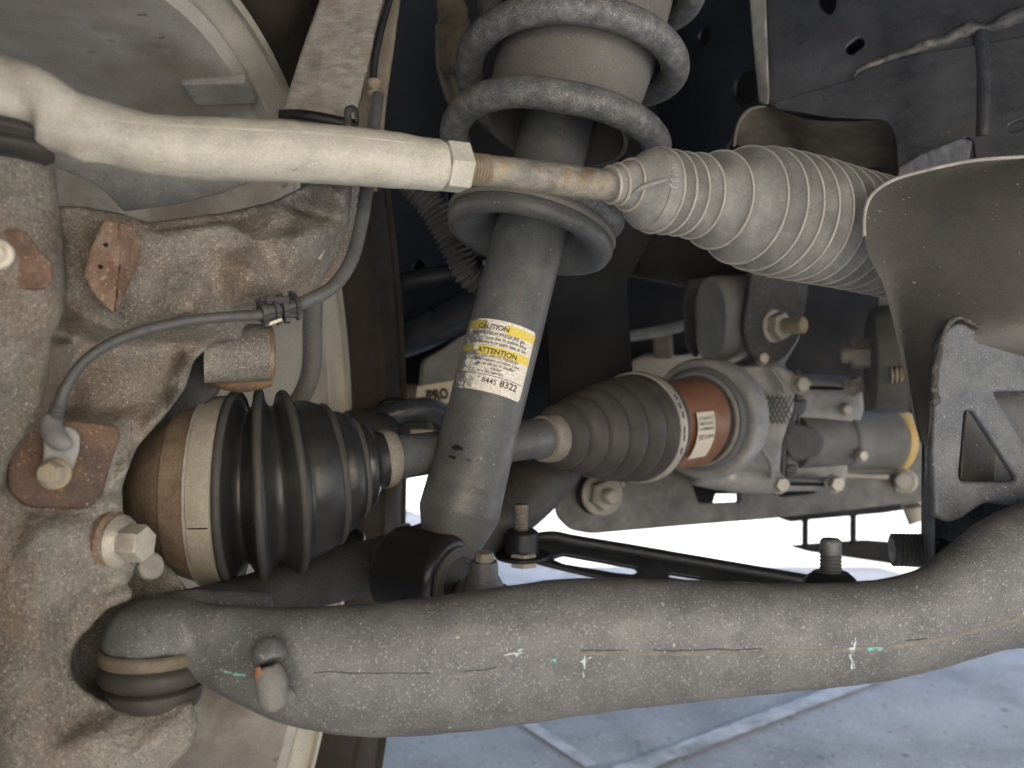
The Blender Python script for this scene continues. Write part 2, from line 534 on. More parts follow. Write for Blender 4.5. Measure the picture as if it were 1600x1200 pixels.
def worn_ink():
    m = mat('worn_print_ink', [(.035, .034, .033), (.07, .066, .06)], .7, 0, 300, 3, 0)
    nt = m.node_tree; N = nt.nodes; L = nt.links
    out = N['Material Output']; bs = N['Principled BSDF']
    n = N.new('ShaderNodeTexNoise'); n.inputs['Scale'].default_value = 420; n.inputs['Detail'].default_value = 5; n.inputs['Roughness'].default_value = .75
    tc = N.new('ShaderNodeTexCoord'); L.new(tc.outputs['Object'], n.inputs['Vector'])
    r = N.new('ShaderNodeMapRange'); r.inputs['From Min'].default_value = .57; r.inputs['From Max'].default_value = .65
    L.new(n.outputs['Fac'], r.inputs['Value'])
    tr = N.new('ShaderNodeBsdfTransparent'); mx = N.new('ShaderNodeMixShader')
    L.new(r.outputs[0], mx.inputs[0]); L.new(bs.outputs[0], mx.inputs[1]); L.new(tr.outputs[0], mx.inputs[2])
    L.new(mx.outputs[0], out.inputs['Surface'])
    return m
M['inkworn'] = worn_ink()
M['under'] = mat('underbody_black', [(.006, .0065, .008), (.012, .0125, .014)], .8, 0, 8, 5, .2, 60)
M['sticker'] = mat('cream_sticker', [(.62, .55, .42), (.72, .65, .52)], .6, 0, 50, 4, .05, 300)

def concrete():  # grey concrete with random stains and aggregate specks
    m = mat('grey_concrete', [(.34, .339, .335), (.455, .453, .445), (.55, .547, .535)], .85, 0, 5.5, 10, .6, 120, .4, 16,
            patch=[(.27, .266, .26), (.59, .587, .575)], pth=.60, pscale=3.0, bd=.003, grain=.16, gscale=170,
            dots=(((.20, .19, .18), 26, .16, .16), ((.22, .21, .2), 90, .25, .25), ((.66, .65, .62), 120, .3, .25)))
    return m
M['concrete'] = concrete()
M['joint'] = mat('tooled_joint_highlight', [(.48, .48, .47), (.66, .66, .65), (.80, .80, .79)], .9, 0, 30, 8, .6, 150, patch=(.34, .335, .33), pth=.58, pscale=12)  # pale strip puts the highlight of the tooled groove into the colour

def label_mat():
    m = bpy.data.materials.new('worn_paper_label')
    m.use_nodes = True
    nt = m.node_tree; N = nt.nodes; L = nt.links
    bs = N['Principled BSDF']
    uv = N.new('ShaderNodeUVMap'); uv.uv_map = 'UVMap'
    sp = N.new('ShaderNodeSeparateXYZ'); L.new(uv.outputs[0], sp.inputs[0])
    n = N.new('ShaderNodeTexNoise'); n.inputs['Scale'].default_value = 9; n.inputs['Detail'].default_value = 7; n.inputs['Roughness'].default_value = .7
    L.new(uv.outputs[0], n.inputs['Vector'])
    a = N.new('ShaderNodeMath'); a.operation = 'MULTIPLY_ADD'       # wear = noise - 0.75 u
    a.inputs[1].default_value = -.62
    L.new(sp.outputs[0], a.inputs[0]); L.new(n.outputs['Fac'], a.inputs[2])
    mr = N.new('ShaderNodeMapRange'); mr.inputs['From Min'].default_value = .24; mr.inputs['From Max'].default_value = .36
    L.new(a.outputs[0], mr.inputs['Value'])
    n2 = N.new('ShaderNodeTexNoise'); n2.inputs['Scale'].default_value = 30; n2.inputs['Detail'].default_value = 5
    L.new(uv.outputs[0], n2.inputs['Vector'])
    r2 = N.new('ShaderNodeValToRGB')
    r2.color_ramp.elements[0].position = .3; r2.color_ramp.elements[0].color = (.50, .46, .40, 1)
    r2.color_ramp.elements[1].position = .6; r2.color_ramp.elements[1].color = (.74, .71, .63, 1)
    L.new(n2.outputs['Fac'], r2.inputs[0])
    x = N.new('ShaderNodeMix'); x.data_type = 'RGBA'
    L.new(mr.outputs[0], x.inputs['Factor']); L.new(r2.outputs[0], x.inputs['A'])
    x.inputs['B'].default_value = (.15, .145, .14, 1)
    L.new(x.outputs['Result'], bs.inputs['Base Color'])
    bs.inputs['Roughness'].default_value = .6
    return m
M['label'] = label_mat()
M['labelyellow'] = mat('yellow_print', [(.62, .47, .06), (.72, .58, .12)], .6, 0, 200, 5, .05, 300, patch=(.6, .58, .5), pth=.66, pscale=150)
M['labelworn'] = mat('worn_yellow_print', [(.24, .2, .06), (.42, .34, .09)], .6, 0, 250, 5, .05, 300)

# ------------------------------------------------------------------ the setting: concrete slabs, joints
def ground_at(x, y):
    d = H * F / (y - 600)
    return Vector((d * (x - 800) / F, d, 0))

gm = MD([Vector((-60, -60, 0)), Vector((60, -60, 0)), Vector((60, 60, 0)), Vector((-60, 60, 0))], [(0, 1, 2, 3)])
g = build('ground', gm, M['concrete'], smooth=0)
g['kind'] = 'structure'

def strip(a, b, w, z, ext=0.0, seg=60, jag=.006):
    d = (b - a).normalized(); a = a - d * ext; b = b + d * ext
    s = Vector((-d.y, d.x, 0))
    m = MD()
    for i in range(seg + 1):
        p = a.lerp(b, i / seg)
        for sg in (-1, 1):
            m.v.append(p + s * (sg * w / 2 + random.uniform(-jag, jag)) + Vector((0, 0, z)))
    m.f = [(2 * i, 2 * i + 1, 2 * i + 3, 2 * i + 2) for i in range(seg)]
    return m
ja, jb = ground_at(1000, 1200), ground_at(1395, 1050)
j1 = build('pavement_joint', strip(ja, jb, .032, .004, .9, 220, .003), M['joint'], smooth=0); j1['kind'] = 'structure'
ka, kb = ground_at(818, 1130), ground_at(925, 1200)
j2 = build('pavement_joint', strip(ka, kb, .02, .004, .0, 60, .002), M['joint'], smooth=0); j2['kind'] = 'structure'

# ------------------------------------------------------------------ vehicle body above (casts the shade)
def body():
    t = thing('vehicle_underbody', 'black underside of the vehicle body, shaped to shade the suspension', 'vehicle', Vector((.6, 1.2, .98)))
    sh = SUN / SUN.z
    # plan outline of the unseen floor, cut to steer shadow, sky and bounce light
    out = [(-1.5, -1.4), (1.75, -1.4), (1.75, .82), (.55, .92), (-.05, 2.1), (-1.6, 2.3)]
    m = MD()
    n = len(out)
    for z in (.99, 1.03):
        for x, y in out:
            m.v.append(Vector((x, y, z)))
    m.f = [tuple(range(n)), tuple(range(n, 2 * n))] + [(i, (i + 1) % n, (i + 1) % n + n, i + n) for i in range(n)]
    build('shading_floor', m, M['under'], t, smooth=0)
    # made-up sump mass filling the dark beyond the crossmember
    e = MD()
    e += box((.50, 1.34, .56), (1.54, .20, .34))
    e += box((-.28, 1.25, .78), (.6, .3, .40))
    build('backdrop', cast(e, .02, 4), M['under'], t)
    return t
body()

# ------------------------------------------------------------------ wheel and brake disc
WA = Vector((.9976, -.07, 0)).normalized()
WL = Vector((-.163, .5, .44))
W0 = WL - WA * .222
def wheel():
    t = thing('wheel', 'truck wheel seen from inside, pale grey barrel and black tyre, left of the knuckle', 'wheel', Vector((W0.x, .5, 0)))
    inn = [(-.09, .252), (0, .258), (.10, .263), (.202, .266), (.207, .273)]
    rim = inn + [(.207, .280), (-.09, .262)]
    build('rim_barrel', revolve(W0, WL, rim + [rim[0]], n=160, close=False), M['aludark'], t)
    lip = [(.2072, .2725), (.2085, .273), (.2095, .274), (.211, .276), (.214, .279), (.219, .283), (.223, .281), (.224, .286), (.218, .290), (.212, .289), (.209, .286), (.2072, .283)]
    build('rim_lip', revolve(W0, WL, lip + [lip[0]], n=160, close=False), M['lip'], t)
    ty = [(.205, .290), (.222, .291), (.236, .300), (.247, .322), (.253, .350), (.250, .38), (.238, .408), (.222, .424), (.19, .434), (.08, .438),
          (-.06, .434), (-.10, .40), (-.105, .34), (-.09, .29), (-.05, .275), (.1, .276)]
    b = build('tyre', revolve(W0, WL, ty + [ty[0]], n=160, close=False), M['tyre'], t)
    ring = MD()
    for rr in (.315, .372):
        ring += revolve(W0, WL, [(.243 if rr < .33 else .2515, rr), (.2475 if rr < .33 else .256, rr + .002), (.245 if rr < .33 else .252, rr + .006)], n=160, close=False)
    build('sidewall_rib', ring, M['tyre'], b)
    # hub face and spokes at the outer side
    build('hub', revolve(W0, WL, [(-.11, .03), (-.11, .085), (-.08, .09), (-.065, .085), (-.065, .03)], n=60), M['aludark'], t)
    for i in range(6):
        a = math.radians(60 * i + 12)
        e1 = Vector((0, 0, 1)); e2 = WA.cross(e1)
        d = e1 * math.cos(a) + e2 * math.sin(a)
        pts = [W0 - WA * .09 + d * r for r in (.07, .12, .17, .215, .252)]
        build('spoke', tube(pts, [.034, .03, .03, .034, .045], 16, sy=.8, sz=.8), M['aludark'], t)
    # stick-on balance weight on the barrel
    c = None
    for i in range(400):                       # where the sight line meets the barrel
        q = P(352, 138, .45 + i * .001)
        v = q - W0; s = v.dot(WA); d = (v - WA * s)
        if d.length > .2655:
            break
    d.normalize()
    c = W0 + WA * (s - .003) + d * .2645
    ex = WA; ez = -d; ey = ez.cross(ex)
    Mx = Matrix((ex, ey, ez)).transposed()
    w = box(c, (.042, .024, .007), Mx)
    bm_ = build('wheel_weight', cast(w, .0012, 2), M['castalu'], t)
    bm_['label'] = 'small grey stick-on weight'
    return t
wheel()

def brake():
    t = thing('brake_disc', 'grey brake disc behind the tie rod inside the wheel', 'brake disc', Vector((-.27, .5, .26)))
    c = Vector((-.285, .505, .44))
    build('friction_ring', revolve(c, c + WA, [(0, .115), (.02, .115), (.022, .113), (.022, .07), (0, .07)], n=120), M['aludark'], t)
    pts = rnd([(60, 225), (110, 205), (270, 255), (430, 262), (400, 282), (345, 303), (275, 320), (193, 331), (170, 305), (140, 283), (75, 258)], 4)
    build('dust_shield', plate(pts, [(193, 331, .455), (420, 262, .475), (70, 240, .43)], .002, bevel=.0006), M['castalu'], t)
brake()

# ------------------------------------------------------------------ steering knuckle
def knuckle():
    t = thing('steering_knuckle', 'large tan and rusty cast steering knuckle filling the left side', 'knuckle', P(60, 1240, .40))
    outl = [(-90, 330, .375), (60, 325, .385), (120, 322, .39), (190, 334, .40), (230, 348, .405), (350, 333, .425), (430, 314, .438), (480, 288, .446), (530, 262, .452),
            (550, 290, .458), (545, 345, .462), (525, 400, .460), (492, 452, .456), (440, 496, .448), (380, 506, .441), (376, 531, .441), (335, 536, .436),
            (302, 562, .430), (290, 605, .426), (258, 648, .420), (212, 700, .414), (190, 760, .410), (192, 810, .408), (216, 870, .405), (206, 905, .402),
            (182, 933, .40), (138, 955, .395), (122, 1000, .392), (124, 1060, .392), (148, 1096, .39), (200, 1112, .388), (300, 1104, .392), (311, 1128, .394), (296, 1172, .392),
            (258, 1205, .390), (240, 1300, .388), (-100, 1300, .375), (-100, 800, .370)]
    inner = [(235, 352, .422), (350, 338, .443), (470, 327, .459), (240, 366, .404), (350, 350, .420), (465, 342, .438), (350, 322, .428), (440, 300, .436), (510, 275, .444),
             (250, 420, .404), (330, 400, .414), (410, 375, .426), (530, 305, .434), (472, 372, .421), (392, 430, .407), (292, 486, .396), (232, 503, .400),
             (500, 400, .444), (440, 462, .434), (350, 495, .424), (180, 514, .401), (130, 500, .394),
             (120, 345, .388), (100, 420, .382), (120, 460, .384), (200, 440, .398), (150, 400, .390),
             (128, 535, .418), (200, 540, .425), (285, 538, .435), (140, 640, .413), (215, 640, .421), (255, 600, .428),
             (296, 568, .416), (272, 628, .405), (228, 683, .398), (198, 738, .393), (190, 792, .391), (240, 660, .412), (195, 700, .407),
             (84, 525, .418), (90, 640, .416), (78, 540, .374), (62, 640, .372), (40, 505, .364), (0, 560, .352), (-60, 600, .350), (20, 700, .368), (-4, 780, .372), (-60, 780, .362),
             (110, 660, .390), (180, 670, .400), (30, 720, .384), (40, 795, .382), (140, 798, .390), (165, 760, .396),
             (60, 830, .372), (130, 830, .382), (150, 880, .386), (60, 940, .368), (100, 940, .378), (60, 1050, .368), (104, 1050, .380), (0, 900, .366), (0, 1050, .362),
             (60, 1180, .364), (150, 1150, .371), (250, 1150, .380), (200, 1190, .374), (20, 1240, .362), (150, 1240, .370)]
    def facets(outl, inner, th):
        from mathutils.geometry import delaunay_2d_cdt
        allp = outl + inner
        n = len(outl)
        res = delaunay_2d_cdt([Vector((p[0], p[1])) for p in allp], [(i, (i + 1) % n) for i in range(n)], [], 1, 1e-6)
        vs, fs, src = res[0], res[2], res[3]
        dep = [allp[o[0]][2] for o in src]
        m = MD([P(v.x, v.y, d) for v, d in zip(vs, dep)] + [P(v.x, v.y, max(d + .02, th)) for v, d in zip(vs, dep)])
        k = len(vs)
        from collections import Counter
        ec = Counter()
        for f in fs:
            m.f.append(tuple(f)); m.f.append(tuple(i + k for i in reversed(f)))
            for a, b in zip(f, list(f[1:]) + [f[0]]):
                ec[(a, b)] += 1
        for (a, b) in list(ec):
            if (b, a) not in ec:
                m.f.append((b, a, a + k, b + k))
        return m
    b = MD()
    b += facets(outl, inner, .46)
    b += ptube([(-18, 235, .368, 92), (-14, 300, .366, 94), (-8, 400, .366, 98), (0, 480, .368, 90), (0, 520, .372, 70)], 5)
    b += ptube([(208, 925, .398, 12), (150, 950, .393, 14), (124, 1005, .390, 12), (127, 1065, .390, 13), (160, 1102, .388, 14)], 6)
    b += slab([(60, 900, .455), (260, 880, .455), (300, 930, .455), (262, 990, .455), (250, 1110, .455), (60, 1110, .455)], .02)
    b += slab([(60, 900, .42), (170, 900, .42), (120, 960, .42), (110, 1060, .42), (150, 1120, .42), (60, 1120, .42)], .04)
    # shelf under the ball joint reaching back
    b += slab([(130, 1080, .392), (300, 1092, .392), (305, 1150, .392), (130, 1150, .392)], .075)
    # arm that climbs behind the tie rod
    b += slab([(470, 270, .47), (545, 215, .478), (588, 225, .482), (582, 300, .482), (563, 350, .48), (548, 405, .476), (505, 462, .468), (455, 480, .462), (470, 350, .468)], .03)
    cut = MD()
    cut += ptube([(245, 1020, .33, 122), (245, 1020, .447, 122)], 1, 40)
    cut.v = [Vector((v.x, v.y, (v.z - P(245, 1020, .4).z) * .62 + P(245, 1020, .4).z)) for v in cut.v]
    m = cast(b, .0018, 4, cut=cut, rough=.0010, rscale=.0045, resmooth=2)
    body_ = build('casting', m, M['cast'], t, smooth=60)
    # rusty machined faces
    pad = plate(rnd([(35, 664), (110, 656), (182, 664), (190, 678), (175, 720), (160, 775), (138, 796), (40, 792), (12, 765), (14, 710)], 14),
                [(20, 700, .372), (180, 680, .393), (60, 790, .374)], .012, bevel=.0012)
    build('sensor_pad', pad, M['rust'], t)
    q = cast(slab([(160, 344, .372), (178, 344, .374), (186, 352, .374), (188, 400, .374), (178, 492, .376), (152, 468, .374), (130, 432, .370), (140, 392, .370)], .03), .0012, 2)
    bo = build('boss', q, M['rustlight'], t)
    q = cast(slab([(186, 348, .376), (205, 352, .384), (222, 374, .392), (214, 418, .39), (179, 493, .378), (187, 400, .376)], .03), .0014, 2)
    build('boss_flank', q, M['rustlight'], bo)
    dm = MD()
    for x, y in ((166, 383), (158, 417)):
        dm += disc(P(x, y, .3715), Vector((0, -1, 0)), .0009, .0009)
    build('punch_mark', dm, M['gapshade'], bo)
    q = cast(slab([(-40, 362, .345), (40, 358, .345), (62, 392, .348), (84, 412, .352), (84, 436, .352), (74, 452, .352), (-40, 456, .345)], .05), .0018, 4)
    bo = build('boss', q, M['rustlight'], t)
    nt = MD(); ax = Vector((.15, -1, .05)).normalized()
    nt += disc(P(-2, 398, .345), ax, .0058, .003); nt += disc(P(-4, 398, .342), ax, .0035, .005)
    build('stud', nt, M['sticker'], bo)
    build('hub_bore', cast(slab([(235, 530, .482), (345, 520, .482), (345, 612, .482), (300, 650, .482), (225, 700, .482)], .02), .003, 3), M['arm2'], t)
    # round rusty boss at the right edge
    A, B = P(318, 552, .462), P(412, 551, .472)
    build('boss', revolve(A, B, [(0, .0155), (.0305, .0152), (.0325, .0148)], n=48), M['cast'], t)
    ax = (B - A).normalized()
    build('boss_face', revolve(A + ax * .0325, B + ax, [(0, .0146), (.0022, .0143), (.003, .012)], n=48), M['rustlight'], t)
    q = cast(ptube([(330, 588, .475, 14), (375, 598, .475, 16), (425, 592, .48, 12)], 4), .0014, 2)
    build('boss_foot', q, M['rust'], t)
    # flat upright seen above the tie rod
    up = MD()
    up += slab([(520, -60, .560), (612, -60, .560), (598, 10, .556), (556, 186, .540), (552, 260, .535), (460, 260, .532), (440, 178, .536), (478, 60, .55)], .018)
    build('upright', cast(up, .0016, 4, rough=.001, rscale=.01), M['strut2'], t)
    up = slab([(575, -60, .580), (634, -60, .580), (604, 160, .563), (590, 300, .552), (548, 300, .552), (545, 190, .556)], .03)
    build('upright_flank', cast(up, .0016, 4, rough=.001, rscale=.01), M['mudlight'], t)
    build('strap', ptube([(436, 178, .532, 7), (480, 180, .530, 8), (560, 196, .532, 8)], 5, 10, sy=.4), M['black'], t)  # black tube put where the gap under the upright lies dark
    cl = ptube([(545, 200, .522, 6), (543, 176, .522, 6), (548, 170, .522, 6), (556, 172, .524, 6), (558, 190, .526, 5)], 4, 8, sy=.5)
    build('clip', cl, M['blackplastic'], t)
    # bolt with rust pad below the upright
    q = cast(slab([(470, 392, .452), (500, 372, .462), (522, 372, .468), (526, 395, .468), (512, 425, .464), (503, 433, .462), (480, 412, .455)], .01), .0012, 2)
    build('boss', q, M['rust'], t)
    ax = Vector((.55, -.8, .05)).normalized()
    c = P(484, 396, .450)
    bt = build('bolt', disc(c, ax, .0062, .002), M['steel'], t)
    build('bolt_head', hexprism(c + ax * .002, ax, .0052, .006), M['steel'], bt)
    c = P(500, 352, .458)
    build('washer', disc(c, Vector((.35, -.93, .1)).normalized(), .0088, .0014), M['greyplastic'], t)
    return t

M['strut2'] = mat('scuffed_grey_upright', [(.17, .155, .135), (.25, .235, .21), (.33, .31, .28)], .65, 0, 90, 8, .5, 400, patch=[(.17, .10, .06), (.10, .10, .105)], pth=.64, pscale=26, stretch=(1, 1, 2.5))
M['mudlight'] = mat('muddy_flank', [(.13, .11, .085), (.2, .175, .135)], .8, 0, 40, 7, .4, 300)
knuckle()

def big_bolt():
    t = thing('flange_bolt', 'big grey flange bolt in the knuckle beside the axle joint', 'bolt', P(195, 880, .395))
    ax = Vector((.965, -.26, -.02)).normalized()
    c = P(182, 846, .397)
    build('seat_ring', disc(c - ax * .004, ax, .0132, .0045), M['rustlight'], t)
    build('flange', revolve(c, c + ax, [(0, .0117), (.002, .0120), (.0035, .0112), (.0055, .0085)], n=48), M['steel'], t)
    build('head', hexprism(c + ax * .004, ax, .0084, .0112, .1, rot=.35), M['steel'], t)
    t2 = thing('spacer_washer', 'pale round spacer tucked under the big flange bolt', 'washer', P(230, 895, .42))
    c = P(230, 886, .424)
    build('rim', cast(disc(c, Vector((.75, -.55, .3)).normalized(), .0068, .005), .0008, 3), M['steel3'], t2)
M['steel3'] = mat('dusty_grey_nut', [(.25, .235, .20), (.36, .335, .285)], .6, .15, 80, 6, .3, 400)
big_bolt()

# ------------------------------------------------------------------ wheel speed sensor and its cable
def sensor():
    t = thing('speed_sensor', 'grey wheel speed sensor bolted to the rusty pad with its black cable', 'sensor', P(90, 760, .37))
    out = rnd([(68, 668), (112, 666), (126, 680), (124, 706), (108, 745), (92, 760), (66, 752), (60, 735), (68, 715)], 12)
    build('bracket', plate(out, [(70, 700, .3705), (120, 690, .3765), (80, 750, .3705)], .003, bevel=.0008), M['castalu'], t)
    el = ptube([(82, 650, .372, 15), (80, 668, .370, 17), (88, 684, .368, 17), (100, 692, .368, 14), (106, 690, .370, 9)], 6, 20)
    build('elbow', cast(el, .0008, 3), M['greypaint'], t)
    ax = Vector((.18, -.97, .10)).normalized()
    c = P(86, 740, .368)
    bt = build('bolt', disc(c, ax, .0066, .0022), M['steelrust2'], t)
    build('bolt_head', revolve(c + ax * .002, c + ax, [(0, .0052), (.0065, .0050), (.0075, .0042)], n=6), M['tanlight'], bt)
    build('bolt_cap', disc(c + ax * .0094, ax, .0039, .0006), M['steelrust2'], bt)
    cab = [(86, 652, .371, 12), (92, 634, .371, 10.5), (102, 606, .372, 9), (128, 568, .374, 8.5), (170, 538, .378, 8.5), (230, 515, .386, 8.5), (310, 499, .396, 8.5), (400, 492, .406, 8.5), (418, 490, .409, 8.5)]
    a, r = path(cab, 10)
    for i in range(12):      # ribbed strain relief near the sensor
        r[i] *= 1.0 + (.18 if i % 3 == 0 else 0)
    build('cable', tube(a, r, 14), M['cable'], t)
    cab = [(455, 480, .416, 10), (480, 470, .422, 11), (520, 448, .43, 11), (548, 408, .44, 11), (562, 360, .45, 11), (572, 300, .46, 11), (578, 240, .475, 11), (590, 150, .50, 10)]
    build('cable', ptube(cab, 10, 14), M['cable'], t)
    # ribbed connector
    A, B = P(404, 491, .409), P(468, 476, .418)
    ax = (B - A).normalized()
    L_ = (B - A).length
    con = MD()
    con += revolve(A, B, [(0, .0035), (L_, .0038)], n=24)
    def lob(a, r):
        return r * (1 + .12 * (1 if math.cos(a * 4) > .2 else -.4))
    prof = []
    for k in range(2):
        s = .0008 + k * .0098
        prof = [(s, .0032), (s, .0062), (s + .0022, .0066), (s + .0026, .0048), (s + .0058, .0050), (s + .0062, .0064), (s + .0082, .0060), (s + .0082, .0032)]
        con += revolve(A, B, prof, n=40, rf=lob)
    con += box(A + ax * .011 + Vector((0, -.004, .0035)), (.010, .004, .003))
    build('connector', con, M['blackplastic'], t)
    tabm = box(A + ax * .0085 + Vector((.0, -.004, -.006)), (.0075, .002, .0012), Matrix.Rotation(-.35, 3, 'Y'))
    lt = build('locking_tab', tabm, M['sticker'], t)
    lt['label'] = 'small cream locking tab'
M['steelrust2'] = mat('tan_bolt', [(.26, .21, .14), (.36, .30, .21)], .6, .1, 120, 6, .3, 500)
sensor()

# ------------------------------------------------------------------ tie rod
def tie_rod():
    t = thing('tie_rod', 'pale aluminium tie rod end with threaded rusty rod crossing in front of strut', 'tie rod', P(400, 300, .38))
    b = MD()
    b += ptube([(60, 182, .350, 50), (130, 198, .356, 49), (190, 216, .363, 48), (250, 228, .37, 48), (350, 234, .383, 49), (430, 236, .393, 48), (520, 242, .404, 46), (600, 249, .414, 44), (660, 256, .422, 41), (692, 259, .427, 40)], 6, 32)
    b += ptube([(-30, 100, .350, 62), (-28, 120, .350, 88), (-25, 150, .350, 96), (-25, 185, .350, 92), (-25, 200, .350, 80)], 5, 40)
    b += ptube([(20, 128, .342, 40), (75, 150, .345, 34), (130, 178, .352, 22)], 6)
    b += ptube([(110, 240, .352, 10), (145, 246, .356, 12), (182, 250, .36, 9)], 4)       # small lug under the arm
    cut = MD()
    cut += ptube([(70, 236, .315, 30), (92, 226, .322, 26), (100, 205, .325, 16)], 5)
    end = cast(b, .0016, 5, cut=cut, rough=.0008, rscale=.006)
    build('rod_end', end, M['alu'], t, smooth=60)
    boot = ptube([(-25, 196, .350, 80), (-25, 206, .350, 96), (-25, 214, .350, 99), (-25, 222, .350, 90), (-25, 230, .350, 97), (-25, 238, .350, 98), (-25, 246, .350, 86)], 4, 60)
    build('ball_boot', boot, M['rubberdust'], t)
    build('forging_line', ptube([(120, 168, .332, 1.4), (200, 190, .342, 1.4), (350, 200, .352, 1.4), (520, 210, .375, 1.4), (660, 226, .397, 1.4)], 6, 6), M['alu'], t)
    A, B = P(693, 259, .4275), P(728, 263, .433)
    ax = (B - A).normalized()
    build('jam_nut', revolve(A, B, [(0, .0115), (.0004, .0125), ((B - A).length - .0008, .0125), ((B - A).length, .0118)], n=6,), M['alu'], t, smooth=20)
    C = P(765, 268, .439)
    build('thread', stud(B, ax, .0080, (C - B).length, .0017), M['tan2'], t)
    rod = ptube([(758, 267, .438, 21), (764, 267, .439, 24), (800, 271, .444, 24.5), (868, 279, .454, 24.5), (874, 280, .455, 25.5), (880, 281, .456, 25), (940, 289, .465, 24), (960, 291, .468, 23)], 4, 32)
    build('rod', rod, M['steelrust'], t)
M['tan2'] = mat('rusty_thread', [(.20, .155, .105), (.34, .29, .22)], .6, .2, 120, 6, .3, 500)
tie_rod()

def rack_boot():
    t = thing('steering_rack_bellows', 'dusty grey ribbed rubber bellows on the steering rack right of tie rod', 'bellows', P(1200, 440, .56))
    # centre line and radius along the bellows
    ctrl = [(952, 289, .466, 26), (972, 288, .470, 32), (990, 290, .474, 44), (1008, 294, .478, 62), (1022, 297, .481, 65), (1060, 303, .491, 63), (1100, 309, .502, 68),
            (1150, 319, .517, 88), (1200, 330, .532, 96), (1260, 343, .552, 95), (1330, 359, .578, 91), (1430, 382, .62, 88)]
    a, r = path(ctrl, 60)
    acc = [0.0]
    for i in range(1, len(a)):
        acc.append(acc[-1] + (a[i] - a[i - 1]).length)
    tot = acc[-1]
    def at_px(x):
        best = min(range(len(a)), key=lambda i: abs(800 + a[i].x / a[i].y * F - x))
        return acc[best]
    ridges = [at_px(x) for x in (1024, 1042, 1062, 1084, 1118, 1158, 1184, 1206, 1228, 1249, 1270, 1290, 1310, 1330, 1350, 1370, 1392, 1415)]
    rr = []
    for s, q in zip(acc, r):
        k = 0.0
        if s >= ridges[0]:
            lo = max([x for x in ridges if x <= s], default=ridges[0]); hi = min([x for x in ridges if x > s], default=tot + .01)
            u = (s - lo) / max(hi - lo, 1e-6)
            depth = max(0.0, math.sin(math.pi * min(u, 1.0))) ** .8
            k = -.23 * (1 - abs(2 * min(u, 1.0) - 1) ** 1.7)
            e = min(u, 1 - u) * (hi - lo)
            k += .03 * math.exp(-(e / .0009) ** 2)
        rr.append(q * (1 + k))
    build('bellows', tube(a, rr, 64), M['bellows'], t, smooth=70)
    for q in ridges:
        i = min(range(len(a)), key=lambda i: abs(acc[i] - q))
        d = (a[min(i + 3, len(a) - 1)] - a[max(i - 3, 0)]).normalized()
        e1 = (Vector((0, 0, 1)) - d * d.z).normalized(); e2 = d.cross(e1)
        ring = [a[i] + (e1 * math.cos(w_) + e2 * math.sin(w_)) * (r[i] * 1.012) for w_ in [2 * math.pi * j / 64 for j in range(65)]]
        build('ridge', tube(ring, [.0008] * 65, 8, cap=False), M['bellowslight'], t, smooth=70)
    for x0, w in ((954, 3.0), (966, 2.6), (982, 3.0)):
        i = min(range(len(a)), key=lambda i: abs(800 + a[i].x / a[i].y * F - x0))
        d = (a[i + 1] - a[i - 1]).normalized()
        R0 = r[i] + .0006
        m = MD(); ref = Vector((0, 0, 1)); e1 = (ref - d * ref.dot(d)).normalized(); e2 = d.cross(e1)
        ring = [a[i] + (e1 * math.cos(q) + e2 * math.sin(q)) * R0 for q in [2 * math.pi * j / 48 for j in range(49)]]
        build('clamp_wire', tube(ring, [.0009] * 49, 8, cap=False), M['steel'], t)
    rb = ptube([(985, 305, .455, 2), (1005, 292, .452, 5), (1042, 280, .456, 3)], 4, 10)
    build('rib', rb, M['bellows'], t)
    # moulded number on the cone
    tm = text_md('38016133', .0062)
    i = min(range(len(a)), key=lambda i: abs(800 + a[i].x / a[i].y * F - 1010))
    d = (a[i + 6] - a[i - 6]).normalized()
    c = a[i]
    e1 = Vector((0, -1, 0)); e1 = (e1 - d * e1.dot(d)).normalized(); e2 = d.cross(e1)
    v2 = []
    for v in tm.v:
        ang = -(v.x / .0225) + .95
        sax = -v.y + .0035
        j = min(max(i + int(sax / (acc[i + 1] - acc[i])), 0), len(a) - 1)
        rad = rr[j] + .0004
        v2.append(a[j] + (e1 * math.cos(ang) - e2 * math.sin(ang)) * rad)
    tm.v = v2
    build('moulded_number', tm, M['bellowslight'], t, smooth=0)
M['bellowslight'] = mat('pale_relief_grey', [(.25, .24, .22), (.33, .315, .28)], .8, 0, 80, 4, .1, 300)  # paler grey paints the bright crest lines of the ridges, also the number
rack_boot()

# ------------------------------------------------------------------ strut with spring seat, label, lower mount
SA, SB = P(705, 850, .550), P(921, 0, .630)
SX = (SB - SA).normalized()
SLEN = (SB - SA).length
def proj(v):
    return 800 + v.x / v.y * F, 600 - (v.z - H) / v.y * F
SE1 = (Vector((0, -1, 0)) - SX * -SX.y).normalized()      # towards the viewer
SE2 = SX.cross(SE1)                                         # sideways
if SE2.x < 0:
    SE2 = -SE2                                              # to the right in the picture
def on_axis(s, r=0, ang=0):
    return SA + SX * s + (SE1 * math.cos(ang) + SE2 * math.sin(ang)) * r
def s_at(py, r=0.0):
    lo, hi = -.2, .6
    for _ in range(50):
        mid = (lo + hi) / 2
        if proj(on_axis(mid, r))[1] > py: lo = mid
        else: hi = mid
    return lo

